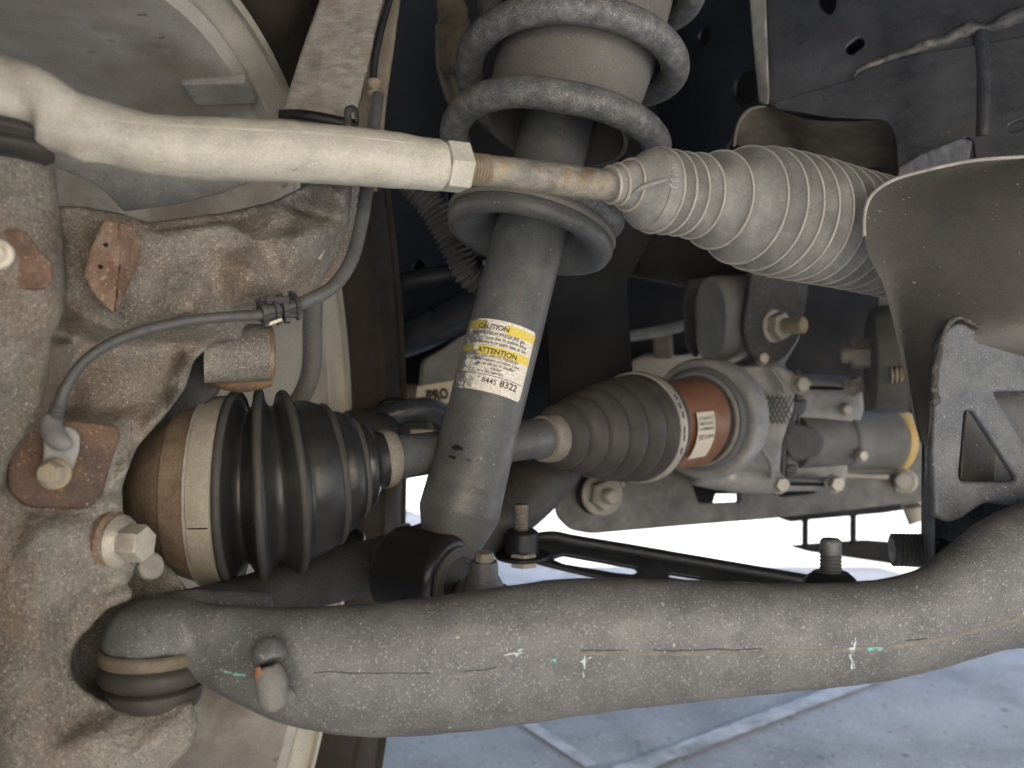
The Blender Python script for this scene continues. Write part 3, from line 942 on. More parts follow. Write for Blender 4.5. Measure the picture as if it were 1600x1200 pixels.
def strut():
    t = thing('shock_absorber', 'charcoal shock absorber strut with torn caution label leaning between arm and spring', 'shock absorber', P(700, 930, .585))
    r0 = R(58, .575)
    s0 = s_at(835)
    tubep = [(s0 - .040, r0 * .55), (s0 - .012, r0 * .62), (s0 - .010, r0 * .70), (s0 - .008, r0 * .74), (s0 + .011, r0 * 1.03), (s0 + .014, r0 * 1.055), (s0 + .035, r0 * 1.03), (s_at(660), r0), (s_at(380), r0), (s_at(60), r0)]
    build('tube', revolve(SA, SB, tubep, n=72), M['strut'], t)
    # spring seat
    ss = s_at(372, 0)
    R1 = R(132, .595)
    seat = [(ss + .024, r0 * 1.0), (ss + .014, r0 * 1.10), (ss + .004, r0 * 1.34), (ss - .003, R1 * .76), (ss - .0055, R1 * .88), (ss - .0035, R1 * .97), (ss + .001, R1), (ss + .005, R1 * .99), (ss + .006, R1 * .93), (ss + .022, r0 * 1.2), (ss + .026, r0)]
    so = build('spring_seat', revolve(SA, SB, seat, n=96), M['strut'], t, smooth=50)
    iso = [(ss + .005, R1 * .70), (ss + .0055, R1 * .99), (ss + .008, R1 * 1.012), (ss + .0105, R1 * 1.0), (ss + .011, R1 * .7)]
    build('isolator', revolve(SA, SB, iso + [iso[0]], n=96, close=False), M['cover'], so)
    # upper dust cover
    sb = s_at(206, 0); s1 = s_at(-120)
    rb, rt = R(112, .612), R(130, .635)
    cov = [(sb - .001, rb * .985), (sb, rb * 1.01), (sb + .003, rb), (s_at(80), R(124, .624)), (s1, rt), (s1, rt * .95), (sb + .003, rb * .955), (sb, rb * .955)]
    build('dust_cover', revolve(SA, SB, cov + [cov[0]], n=96, close=False), M['cover'], t)
    # lower bushing mount (dark, sits behind the arm)
    A, B = P(640, 893, .548), P(735, 915, .522)
    ax = (B - A).normalized()
    hb = revolve(A - ax * .012, B, [(0, .022), (.003, .0275), (.044, .0275), (.048, .025)], n=60)
    hb += ptube([(700, 842, .550, 42), (690, 880, .542, 52)], 3)
    build('bushing_eye', cast(hb, .0016, 5), M['black'], t)
    build('bushing', revolve(A, B, [(.030, .022), (.038, .0215), (.0395, .016), (.037, .010)], n=60), M['rubberdust'], t)
    c = P(754, 925, .500)
    f = MD(); f += slab(rnd3([(705, 930), (715, 908), (780, 908), (808, 922), (830, 928), (830, 950), (705, 950)], .502), .03)
    build('bar_pin', cast(f, .0014, 4), M['black'], t)
    up = Vector((.05, -.08, 1)).normalized()
    bt = build('bolt', revolve(c, c + up, [(0, .0125), (.005, .0115), (.010, .0085), (.016, .0080), (.018, .0074)], n=40), M['strut'], t)
    build('bolt_tip', revolve(c + up * .017, c + up, [(0, .0055), (.005, .0055), (.006, .0048)], n=24), M['steelrust'], bt)
    c = P(631, 850, .57)
    bt = build('bolt', hexprism(c, Vector((0, 0, 1)), .0062, .006), M['black'], t)
    build('bolt_tip', revolve(c + Vector((0, 0, .006)), c + Vector((0, 0, 1)), [(0, .0045), (.006, .0045), (.007, .0038)], n=20), M['steelrust'], bt)

    # --- label wrapped on the tube
    st, sbm = s_at(503, r0), s_at(613, r0)
    hgt = st - sbm
    a0, a1 = math.radians(-84), math.radians(54)
    def on(u, v, lift):
        return on_axis(sbm + v * hgt, r0 + lift, a0 + (a1 - a0) * u)
    def sheet(u0, u1, v0, v1, lift, nu=40, nv=8, corner=0.0):
        m = MD(); uv = []
        for i in range(nu + 1):
            for j in range(nv + 1):
                u = u0 + (u1 - u0) * i / nu; v = v0 + (v1 - v0) * j / nv
                if corner:
                    du = max(0, u - (u1 - corner * .7)) / (corner * .7)
                    if du > 0:
                        lim = corner * (1 - math.sqrt(max(0, 1 - min(du, 1) ** 2)))
                        v = min(max(v, v0 + lim), v1 - lim)
                m.v.append(on(u, v, lift)); uv.append((u, v))
        for i in range(nu):
            for j in range(nv):
                q = i * (nv + 1) + j
                m.f.append((q, q + 1, q + nv + 2, q + nv + 1))
        return m, uv
    m, uv = sheet(0, 1, 0, 1, .00025, 48, 14, .055)
    lab = build('caution_label', m, M['label'], t, uv=uv)
    lab['label'] = 'torn white and yellow caution label'
    m, _ = sheet(.62, .995, .83, .955, .0004); build('yellow_band', m, M['labelyellow'], lab)
    m, _ = sheet(.12, .40, .85, .975, .0004); build('yellow_band', m, M['labelworn'], lab)
    m, _ = sheet(.36, .985, .505, .625, .0004); build('yellow_band', m, M['labelyellow'], lab)
    m, _ = sheet(.02, .30, .53, .64, .0004); build('yellow_band', m, M['labelworn'], lab)
    arc = (a1 - a0) * r0
    def line(s, u, v, size, bold=0.0, squeeze=1.0):
        tm = text_md(s, size, bold)
        tm.v = [on(u + p.x * squeeze / arc, v + p.y / hgt, .0006) for p in tm.v]
        return tm
    ink = MD()
    ink += line('CAUTION', .30, .86, .0046, .00012)
    ink += line('ATTENTION', .37, .525, .0046, .00014)
    for i, (s, u) in enumerate([('Filled with HIGH PRESSURE gas', .20), ('gas. To avoid injury due to sudden force', .16), ('do not puncture or apply heat or fire.', .22)]):
        ink += line(s, u, .775 - i * .062, .0033, .00004, .80 if i else .9)
    for i, (s, u) in enumerate([('GAZ HAUTE PRESSION', .42), ('Risque de blessure en raison d une', .28), ('ne pas percer ni chauffer', .40), ('chaleur', .56), ('ou a des flammes.', .42)]):
        ink += line(s, u, .465 - i * .054, .0031, .00003, .78)
    ink += line('8445', .50, .115, .0048, .00002)
    ink += line('8322', .695, .11, .0062, .0001)
    k, _ = sheet(.0, .97, .222, .230, .0005); ink += k
    k, _ = sheet(.30, .308, .01, .222, .0005, 2, 8); ink += k
    build('print', ink, M['inkworn'], lab, smooth=0)
    # stamped number low on the tube
    tm = text_md('81960200', .0075)
    sv = s_at(770, r0)
    tm.v = [on_axis(sv + p.y, r0 * 1.03 + .0006, -.62 + p.x / r0) for p in tm.v]
    build('stamped_number', tm, M['strut3'], t, smooth=0)
    sc = MD()
    for (x, y, w) in ((716, 706, .0042), (707, 721, .0026), (733, 720, .0022)):
        s = s_at(y, r0)
        px0 = proj(on_axis(s, r0))[0]
        an = math.asin(max(-.9, min(.9, R(x - px0, .54) / r0)))
        ring = [(math.cos(q) * w * random.uniform(.7, 1.2), math.sin(q) * w * .45 * random.uniform(.6, 1.2)) for q in [2 * math.pi * i / 14 for i in range(14)]]
        n0 = len(sc.v)
        sc.v += [on_axis(s + b, r0 * 1.03 + .0003, an + a / r0) for a, b in ring]
        sc.f.append(tuple(range(n0, n0 + 14)))
    build('paint_chip', sc, M['black'], t, smooth=0)

def rnd3(pts, d):
    return [(x, y, d) for x, y in rnd(pts, 8)]
M['strut3'] = mat('stamp_grey', [(.075, .075, .074), (.10, .10, .097)], .6, 0, 80, 4, .1, 300)
strut()

def spring():
    Rc = R(157, .617)
    rw = R(24.5, .56)
    ss = s_at(372, 0) + .0075 + rw
    s_lo = s_at(151, Rc); s_hi = s_at(14, Rc)     # front crossings of two coils
    pitch = s_hi - s_lo
    pts = []
    # angle 0 = front; rises turning to the left at the front of the seat coil
    a = -2 * math.pi * 1.15
    end = 2 * math.pi * 2.4
    while a <= end:
        if a < 0:
            # closing coil resting on the seat
            u = max(0.0, min(1.0, (a + 2 * math.pi) / (2 * math.pi)))
            s = ss + (s_lo - ss) * (u * u * (3 - 2 * u)) if a > -2 * math.pi else ss
            rad = R(108, .60) + (Rc - R(108, .60)) * (u * u * (3 - 2 * u))
        else:
            s = s_lo + pitch * a / (2 * math.pi); rad = Rc
        pts.append(on_axis(s, rad, a))
        a += .09
    o = build('coil_spring', tube(pts, [rw] * len(pts), 20), M['spring'])
    tag(o, 'thick scuffed grey coil spring around the strut at the top centre', 'spring')
spring()

# ------------------------------------------------------------------ drive axle
def axle():
    t = thing('drive_axle', 'drive axle with black outer boot, shaft behind the strut and ribbed inner boot', 'axle', P(700, 760, .6))
    c0 = P(330, 765, .503)
    HA = Vector((.995, .0993, 0)).normalized()
    A = c0 - HA * .053
    k = .503 / F
    def s_of(px):
        return .053 + (px - 330) * k
    hp = [(s_of(175), .012), (s_of(212), 50 * k), (s_of(224), 72 * k), (s_of(242), 95 * k), (s_of(264), 114 * k), (s_of(284), 126 * k), (s_of(286), 130 * k), (s_of(312), 139 * k), (s_of(325), 143 * k), (s_of(329), 140 * k)]
    oh = build('outer_joint', revolve(A, c0, hp, n=96), M['tan'], t, smooth=25)
    build('strap_edge', revolve(A, c0, [(s_of(322), 142 * k), (s_of(323), 146.5 * k), (s_of(327), 147 * k), (s_of(328), 143 * k)], n=96, close=False), M['steel'], t)
    build('boot_clamp', revolve(A, c0, [(s_of(327), 140 * k), (s_of(328), 146 * k), (s_of(359), 147 * k), (s_of(361), 141 * k)], n=96, close=False), M['tanlight'], t)
    sm_ = box(A + HA * s_of(344) + Vector((.0993, -.995, 0)) * (147.2 * k * .965) + Vector((0, 0, -1)) * (147.2 * k * .26), (.0100, .0008, .0005))
    build('clamp_seam', sm_, M['gapshade'], t, smooth=0)
    dd = lambda x: .503 + (x - 330) / 260 * .035
    rows = [(352, 764, 138), (360, 763, 146), (366, 763, 148), (372, 762, 146), (378, 762, 136), (385, 761, 122), (392, 761, 119), (399, 761, 131), (405, 760, 146), (411, 760, 150), (416, 759, 146), (421, 758, 134), (427, 757, 124), (434, 756, 123), (441, 755, 131), (448, 754, 138), (454, 753, 140), (459, 752, 136), (466, 751, 126), (476, 749, 124),
            (488, 746, 121), (500, 744, 116), (510, 742, 110), (515, 741, 106), (519, 740, 96), (525, 739, 95), (535, 736, 94), (545, 734, 88), (552, 732, 80), (556, 731, 74), (560, 730, 68), (567, 727, 68), (574, 725, 64), (581, 722, 52), (590, 719, 46), (598, 718, 44)]
    SD = Vector((.90, .42, .10)).normalized()
    fine = cr([(x, y, dd(x), q) for x, y, q in rows], 5)
    def ring_dir(x):
        u = max(0.0, min(1.0, (x - 355) / 130.0)); u = u * u * (3 - 2 * u)
        return (HA * (1 - u) + SD * u).normalized()
    def ring_at(x, y, d, q, n=96):
        c = P(x, y, d); g_ = ring_dir(x)
        e1 = (Vector((0, 0, 1)) - g_ * g_.z).normalized(); e2 = g_.cross(e1)
        return [c + (e1 * math.cos(w) + e2 * math.sin(w)) * R(q, d) for w in [2 * math.pi * j / n for j in range(n)]]
    bt = MD()
    for row in fine:
        bt.v += ring_at(*row)
    bt.f = [(i * 96 + j, i * 96 + (j + 1) % 96, (i + 1) * 96 + (j + 1) % 96, (i + 1) * 96 + j) for i in range(len(fine) - 1) for j in range(96)]
    ob = build('outer_boot', bt, M['rubber'], t, smooth=70)
    # pale scuffed crests of the folds
    for x, y, q in ((369, 762.5, 147), (410.5, 760, 147.4), (453, 753, 138), (514, 741, 105), (554, 731.6, 74.5)):
        rg = ring_at(x, y, dd(x), q, 72)
        build('fold_crest', tube(rg + [rg[0]], [.0025] * 73, 12, cap=False), M['rubberdust'], ob, smooth=70)
    build('small_clamp', ptube([(588, 719, .540, 44), (594, 718, .541, 46), (608, 716, .545, 45), (612, 716, .546, 38)], 3, 48), M['tanclamp'], t)
    build('shaft', ptube([(606, 716, .545, 36), (640, 712, .556, 34), (700, 704, .585, 32), (780, 693, .625, 31), (850, 684, .66, 31), (875, 681, .672, 31)], 4, 40), M['strut'], t)
    # inner boot along the inner axis
    I0, I1 = P(846, 686, .658), P(1100, 655, .835)
    ax = (I1 - I0).normalized(); L = (I1 - I0).length
    def sx(px):
        lo, hi = -.05, L * 1.5
        for _ in range(40):
            mid = (lo + hi) / 2
            if proj(I0 + ax * mid)[0] < px: lo = mid
            else: hi = mid
        return lo
    def rp(px, q):
        s = sx(px); return (s, R(q, (I0 + ax * s).y))
    build('inner_clamp', revolve(I0, I1, [rp(846, 30), rp(847, 36), rp(856, 38), rp(866, 38), rp(867, 34)], n=48, close=False), M['tanclamp'], t)
    prof = [rp(862, 30), rp(864, 38), rp(867, 47), rp(873, 51), rp(880, 51), rp(884, 45), rp(886, 42), rp(889, 52), rp(896, 60), rp(902, 61), rp(906, 55), rp(908, 50), rp(911, 61), rp(918, 69), rp(925, 70), rp(929, 63), rp(931, 57), rp(934, 69), rp(941, 76), rp(948, 77), rp(952, 70), rp(954, 63), rp(957, 75), rp(964, 81), rp(971, 82), rp(975, 76), rp(977, 71), rp(980, 80), rp(985, 84), rp(1004, 85), rp(1008, 80)]
    pts = cr(prof, 3)
    build('inner_boot', revolve(I0, I1, pts, n=80), M['rubberdust'], t, smooth=70)
    cl = build('inner_boot_clamp', revolve(I0, I1, [rp(989, 80), rp(989.5, 86.5), rp(999, 87), rp(999.5, 82)], n=80, close=False), M['steel'], t)
    f1 = (Vector((0, -1, 0)) - ax * -ax.y).normalized(); f2 = ax.cross(f1)
    for an in (-.55, -.38, -.22, .05, .18, .42):
        sM, rM = rp(994, 87.2)
        nrm_ = f1 * math.cos(an) + f2 * math.sin(an)
        Mb = Matrix((ax, nrm_, ax.cross(nrm_))).transposed()
        build('clamp_tooth', box(I0 + ax * sM + nrm_ * rM, (.0018, .0006, .0055), Mb), M['steel2'], cl, smooth=0)
    # tripod housing with a flat flank
    def lobes(a, r):
        return r * (1 - .055 * (1 - math.cos(3 * (a + .5))) * .5)
    build('inner_joint', revolve(I0, I1, [rp(1002, 60), rp(1003, 72), rp(1010, 72), rp(1078, 72), rp(1080, 66)], n=96, rf=lobes), M['brown'], t, smooth=25)
    # paper label on the brown housing
    sA, sB = sx(1024), sx(1052)
    e1 = (Vector((0, -1, 0)) - ax * -ax.y).normalized(); e2 = Vector((0, 0, 1)) - ax * ax.z; e2 = (e2 - e1 * e2.dot(e1)).normalized()
    rr = R(73.0, .79)
    def onl(u, v, lift=.0006):
        s = sA + (sB - sA) * u; an = math.radians(14) + math.radians(-58) * v
        return I0 + ax * s + (e1 * math.cos(an) + e2 * math.sin(an)) * (rr + lift)
    m = MD()
    for i in range(7):
        for j in range(17):
            m.v.append(onl(i / 6, j / 16))
    m.f = [(i * 17 + j, i * 17 + j + 1, i * 17 + j + 18, i * 17 + j + 17) for i in range(6) for j in range(16)]
    lb = build('part_label', m, M['sticker'], t)
    ink = MD()
    w, h = (sB - sA), math.radians(58) * rr
    for s, v, sz in (('E2 WMPN 8', .09, .0042), ('23621083', .20, .0042), ('44888814', .31, .0036), ('447105', .45, .0062)):
        tm = text_md(s, sz)
        ww = max(p.x for p in tm.v)
        tm.v = [onl(.92 - p.x / ww * .84, v + .0 + p.y / h, .001) for p in tm.v]
        ink += tm
    build('print', ink, M['ink'], lb, smooth=0)
    return t
axle()

# ------------------------------------------------------------------ lower control arm and ball joint
def control_arm():
    t = thing('lower_control_arm', 'large dusty dark grey lower control arm sweeping across the bottom', 'control arm', P(800, 1150, .41))
    fr = [(205, 985, .402, 40), (262, 988, .402, 52), (330, 1005, .402, 62), (400, 1025, .402, 78), (470, 1040, .402, 92), (560, 1046, .404, 101), (640, 1042, .405, 105), (720, 1034, .407, 106), (820, 1020, .410, 107), (920, 1008, .412, 104), (1020, 1003, .415, 98), (1120, 999, .418, 91), (1220, 996, .421, 84), (1320, 990, .424, 80), (1400, 980, .427, 77), (1470, 960, .431, 79), (1530, 930, .436, 92), (1590, 905, .441, 108), (1690, 880, .446, 116), (1820, 862, .452, 110), (1960, 858, .458, 104), (2080, 862, .462, 96)]
    b = MD()
    b += ptube(fr, 6, 56, sy=.64, sq=2.25)
    # ball joint head
    hd = [(242, 938, .405, 20), (242, 944, .405, 52), (243, 958, .405, 66), (244, 978, .405, 76), (244, 1000, .405, 82), (244, 1008, .405, 80)]
    b += ptube(hd, 4, 48)
    b += ptube([(262, 950, .42, 26), (330, 955, .43, 34), (420, 965, .44, 40)], 5)
    # gusset lip at the outer end
    b += slab([(318, 1020, .392), (345, 1040, .388), (400, 1045, .386), (440, 1060, .386), (480, 1120, .388), (405, 1108, .388), (330, 1066, .39)], .02)
    m = cast(b, .0024, 6, rough=.0010, rscale=.012)
    arm = build('front_leg', m, M['arm'], t, smooth=60)
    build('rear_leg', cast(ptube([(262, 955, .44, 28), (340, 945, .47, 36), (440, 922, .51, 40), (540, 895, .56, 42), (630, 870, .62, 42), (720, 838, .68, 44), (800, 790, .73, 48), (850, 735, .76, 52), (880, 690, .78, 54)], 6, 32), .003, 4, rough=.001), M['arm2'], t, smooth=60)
    from mathutils.bvhtree import BVHTree
    bvh = BVHTree.FromPolygons([tuple(v) for v in m.v], m.f)
    eye = Vector((0, 0, H))
    def face_at(x, y):
        hit = bvh.ray_cast(eye, (P(x, y, 1.0) - eye).normalized())
        return hit[0].y if hit[0] is not None else .39
    # welded seam where the shells meet; paler tube paints its lit lower edge
    sm = [(470, 1056), (520, 1054), (600, 1056), (700, 1054), (770, 1048), (810, 1036), (860, 1024), (930, 1020), (1020, 1020), (1120, 1019), (1220, 1017), (1320, 1014), (1400, 1008), (1470, 996), (1540, 978), (1610, 958)]
    fine = cr(sm, 10)
    crack = []
    for i, (x, y) in enumerate(fine):
        y += 2.2 * noise.noise(Vector((x * .03, 0, 0)))
        fine[i] = (x, y)
    rows = [(x, y, face_at(x, y) + .0016, 6.0) for x, y in fine]
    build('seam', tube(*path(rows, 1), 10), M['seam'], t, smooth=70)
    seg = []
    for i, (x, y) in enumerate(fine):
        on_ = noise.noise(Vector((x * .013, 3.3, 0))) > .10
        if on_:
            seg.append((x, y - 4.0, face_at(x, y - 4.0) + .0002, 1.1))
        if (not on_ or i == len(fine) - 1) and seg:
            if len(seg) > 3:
                build('seam_crack', tube(*path(seg, 1), 6), M['gapshade'], t, smooth=70)
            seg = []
    # pin and lug
    lug = MD()
    lug += ptube([(418, 1012, .379, 26), (420, 1022, .376, 28), (424, 1036, .374, 26)], 4)
    build('socket', cast(lug, .0012, 4), M['arm'], t)
    lug = MD()
    lug += ptube([(416, 1042, .371, 22), (422, 1062, .370, 25), (428, 1088, .370, 24), (432, 1098, .371, 22)], 5)
    lug += ptube([(445, 1092, .373, 12), (460, 1080, .374, 9)], 4)
    lg = build('lug', cast(lug, .001, 3, rough=.001, rscale=.006), M['armlight'], t)
    build('rust_spot', cast(ellipsoid(P(404, 1053, .3655), .0018, .0008, .0032), .0005, 1), M['rustspot'], lg)
    build('rivet', disc(P(417, 1081, .3645), Vector((0, -1, 0)), .0027, .0008), M['armlight'], lg)
    # threaded stud with collar on top of the arm
    c = P(1298, 912, .452)
    up = Vector((0, 0, 1))
    col = build('collar', revolve(c, c + up, [(-.01, .0135), (.001, .0135), (.0035, .0115), (.006, .0085)], n=40), M['black'], t)
    build('stud', stud(c + up * .004, up, .0055, .019, .0019, .006), M['strut'], col)
    # chalk marks
    def mark(poly, d, name, mt):
        q = [P(x, y, face_at(x, y) - .0005) for x, y in poly]
        n = len(q)
        build(name, MD(q, [tuple(range(n))]), mt, t, smooth=0)
    def streak(x0, y0, x1, y1, w, n=9):
        dx, dy = x1 - x0, y1 - y0; L = math.hypot(dx, dy); nx, ny = -dy / L, dx / L
        a = [(x0 + dx * i / n + nx * w * random.uniform(.5, 1.1), y0 + dy * i / n + ny * w * random.uniform(.5, 1.1)) for i in range(n + 1)]
        b_ = [(x0 + dx * i / n - nx * w * random.uniform(.5, 1.1), y0 + dy * i / n - ny * w * random.uniform(.5, 1.1)) for i in range(n, -1, -1)]
        return a + b_
    def scribble(x0, y0, x1, y1, w, k, mt):
        for _ in range(k):
            u = random.random() * .8; v = min(1, u + random.uniform(.12, .35))
            jx, jy = random.uniform(-w, w), random.uniform(-w, w)
            a_ = (x0 + (x1 - x0) * u + jx, y0 + (y1 - y0) * u + jy); b_ = (x0 + (x1 - x0) * v + jx, y0 + (y1 - y0) * v + jy)
            mark(streak(*a_, *b_, random.uniform(.5, 1.3), 5), 0, 'chalk_mark', mt)
    scribble(1336, 998, 1330, 1022, 3, 9, M['chalkwhite'])
    scribble(1322, 1017, 1344, 1010, 2, 6, M['chalkwhite'])
    scribble(1327, 1020, 1333, 1047, 3, 9, M['chalkwhite'])
    scribble(1350, 1015, 1380, 1014, 2.4, 9, M['chalk'])
    scribble(858, 1033, 880, 1031, 2, 6, M['chalk'])
    scribble(906, 1034, 924, 1028, 2, 4, M['chalkwhite'])
    scribble(912, 1022, 914, 1060, 2, 7, M['chalkwhite'])
    scribble(785, 1026, 816, 1018, 5, 9, M['chalkwhite'])
    scribble(418, 990, 440, 1018, 3.5, 12, M['chalkwhite'])
    scribble(350, 1049, 384, 1056, 2, 8, M['chalk'])
    return t
M['armlight'] = mat('dusty_grey_lug', [(.115, .112, .105), (.19, .183, .168)], .7, 0, 70, 6, .5, 350)
M['rustspot'] = mat('rust_spot', [(.17, .075, .035), (.24, .11, .05)], .9, 0, 300, 4, .4, 500)
control_arm()

def ball_joint():
    t = thing('ball_joint', 'dark rubber ball joint boot in the knuckle pocket under the arm', 'ball joint', P(244, 1110, .40))
    c = [(244, 1006, .405, 80), (244, 1010, .405, 84), (244, 1018, .405, 85), (244, 1026, .405, 83), (244, 1028, .405, 80)]
    build('retaining_ring', ptube(c, 3, 64), M['shieldtan'], t)
    c = [(243, 1026, .405, 70), (243, 1030, .405, 78), (243, 1040, .405, 84), (243, 1054, .405, 82), (243, 1062, .405, 74), (243, 1066, .405, 64)]
    build('boot', ptube(c, 4, 64), M['rubbergrey'], t)
    c = [(241, 1064, .405, 60), (241, 1069, .405, 70), (241, 1074, .405, 73), (241, 1088, .405, 70), (240, 1098, .405, 60), (240, 1104, .405, 50)]
    build('boot_skirt', ptube(c, 4, 64), M['rubbergrey'], t)
M['shieldtan'] = mat('dirty_ring', [(.11, .09, .065), (.18, .15, .11)], .6, .1, 60, 6, .2, 300)
M['rubbergrey'] = mat('brown_black_rubber', [(.034, .031, .028), (.055, .049, .043)], .55, 0, 40, 5, .12, 300)
ball_joint()

def bump_stop():
    t = thing('bump_stop', 'black rubber bump stop below the axle boot near the tyre', 'bump stop', P(540, 905, .66))
    c = [(530, 905, .66, 44), (530, 895, .66, 50), (531, 886, .66, 48), (533, 880, .66, 42), (536, 868, .66, 40), (544, 850, .66, 28), (556, 835, .66, 18), (560, 828, .66, 8)]
    build('rubber_cone', ptube(c, 4, 40), M['black'], t)
    build('steel_ring', ptube([(530, 893, .66, 49), (530, 891, .66, 52), (530, 889, .66, 49)], 2, 40), M['steel2'], t)
bump_stop()

# ------------------------------------------------------------------ slotted brace with its bolts
def brace():
    t = thing('slotted_brace', 'black slotted brace bar bolted behind the strut foot and running right', 'brace', P(1000, 905, .70))
    out = rnd([(758, 852), (790, 846), (850, 834), (905, 842), (1060, 868), (1330, 912), (1330, 960), (1060, 930), (950, 905), (860, 884), (800, 868), (770, 866)], 6)
    holes = [rnd([(862, 872, 4), (880, 866, 4), (992, 886, 4), (998, 892, 3), (990, 897, 4), (960, 894, 4), (880, 880, 4)], 4), slot(1070, 902, 22, 3, 9)]
    build('bar', plate(out, [(800, 855, .70), (1300, 925, .68), (900, 890, .69)], .006, holes, .001), M['black'], t)
    build('rolled_edge', ptube([(770, 858, .695, 5), (850, 838, .692, 8), (905, 846, .690, 9), (1060, 872, .685, 9), (1330, 918, .675, 9)], 6, 16), M['black'], t)
    c = P(816, 864, .68); up = Vector((0, -.05, 1)).normalized()
    ear = revolve(c, c + up, [(0, .0125), (.003, .0135), (.016, .0125), (.018, .011)], n=40)
    ear += revolve(c - up * .004, c + up, [(0, .021), (.003, .0215), (.004, .020)], n=40)
    build('clamp_ear', cast(ear, .0013, 3), M['black'], t)
    b = build('bolt', hexprism(P(818, 884, .672), up, .0108, .010), M['tanlight'], t)
    build('thread', stud(P(814, 830, .68), up, .0056, .021, .0019), M['steelrust'], b)
brace()

# ------------------------------------------------------------------ front crossmember
def crossmember():
    t = thing('crossmember', 'weathered grey crossmember plate below the differential with a large nut', 'crossmember', P(1100, 835, .86))
    out = rnd([(872, 690), (1460, 690), (1460, 782), (1300, 800), (1210, 810), (1060, 822), (925, 834), (892, 828), (870, 806), (866, 760)], 10)
    holes = [rnd([(1078, 745), (1158, 745), (1157, 784), (1092, 786)], 5), rnd([(1212, 752), (1282, 752), (1272, 770), (1218, 776)], 5)]
    build('web', plate(out, [(900, 760, .86), (1400, 740, .93), (900, 820, .855)], .008, holes, .002), M['cross'], t)
    bk = MD(); bk += slab([(1040, 700, .97), (1440, 690, 1.02), (1440, 785, 1.02), (1210, 800, .98), (1150, 790, .97), (1150, 772, .97), (1118, 772, .97), (1112, 792, .97), (1040, 800, .97)], .01)
    build('rear_web', bk, M['under'], t)
    ax = Vector((.28, -.95, .02)).normalized()
    c = P(940, 772, .858)
    n_ = build('nut', disc(c, ax, .021, .003), M['steel3'], t)
    build('washer_slot', disc(c - ax * .001 + Vector((-.006, 0, 0)), ax, .0195, .002), M['gapshade'], n_)
    build('nut_hex', hexprism(c + ax * .003, ax, .0155, .012, rot=.3), M['steel3'], n_)
    build('thread', stud(c + ax * .013, ax, .0075, .016, .002), M['steel3'], n_)
    b = ptube([(1032, 712, .85, 3), (974, 735, .84, 3), (975, 760, .84, 3)], 4, 8)
    build('keeper_wire', b, M['steel3'], n_)
M['steel3'] = mat('dusty_grey_nut', [(.25, .235, .20), (.36, .335, .285)], .6, .15, 80, 6, .3, 400)
crossmember()

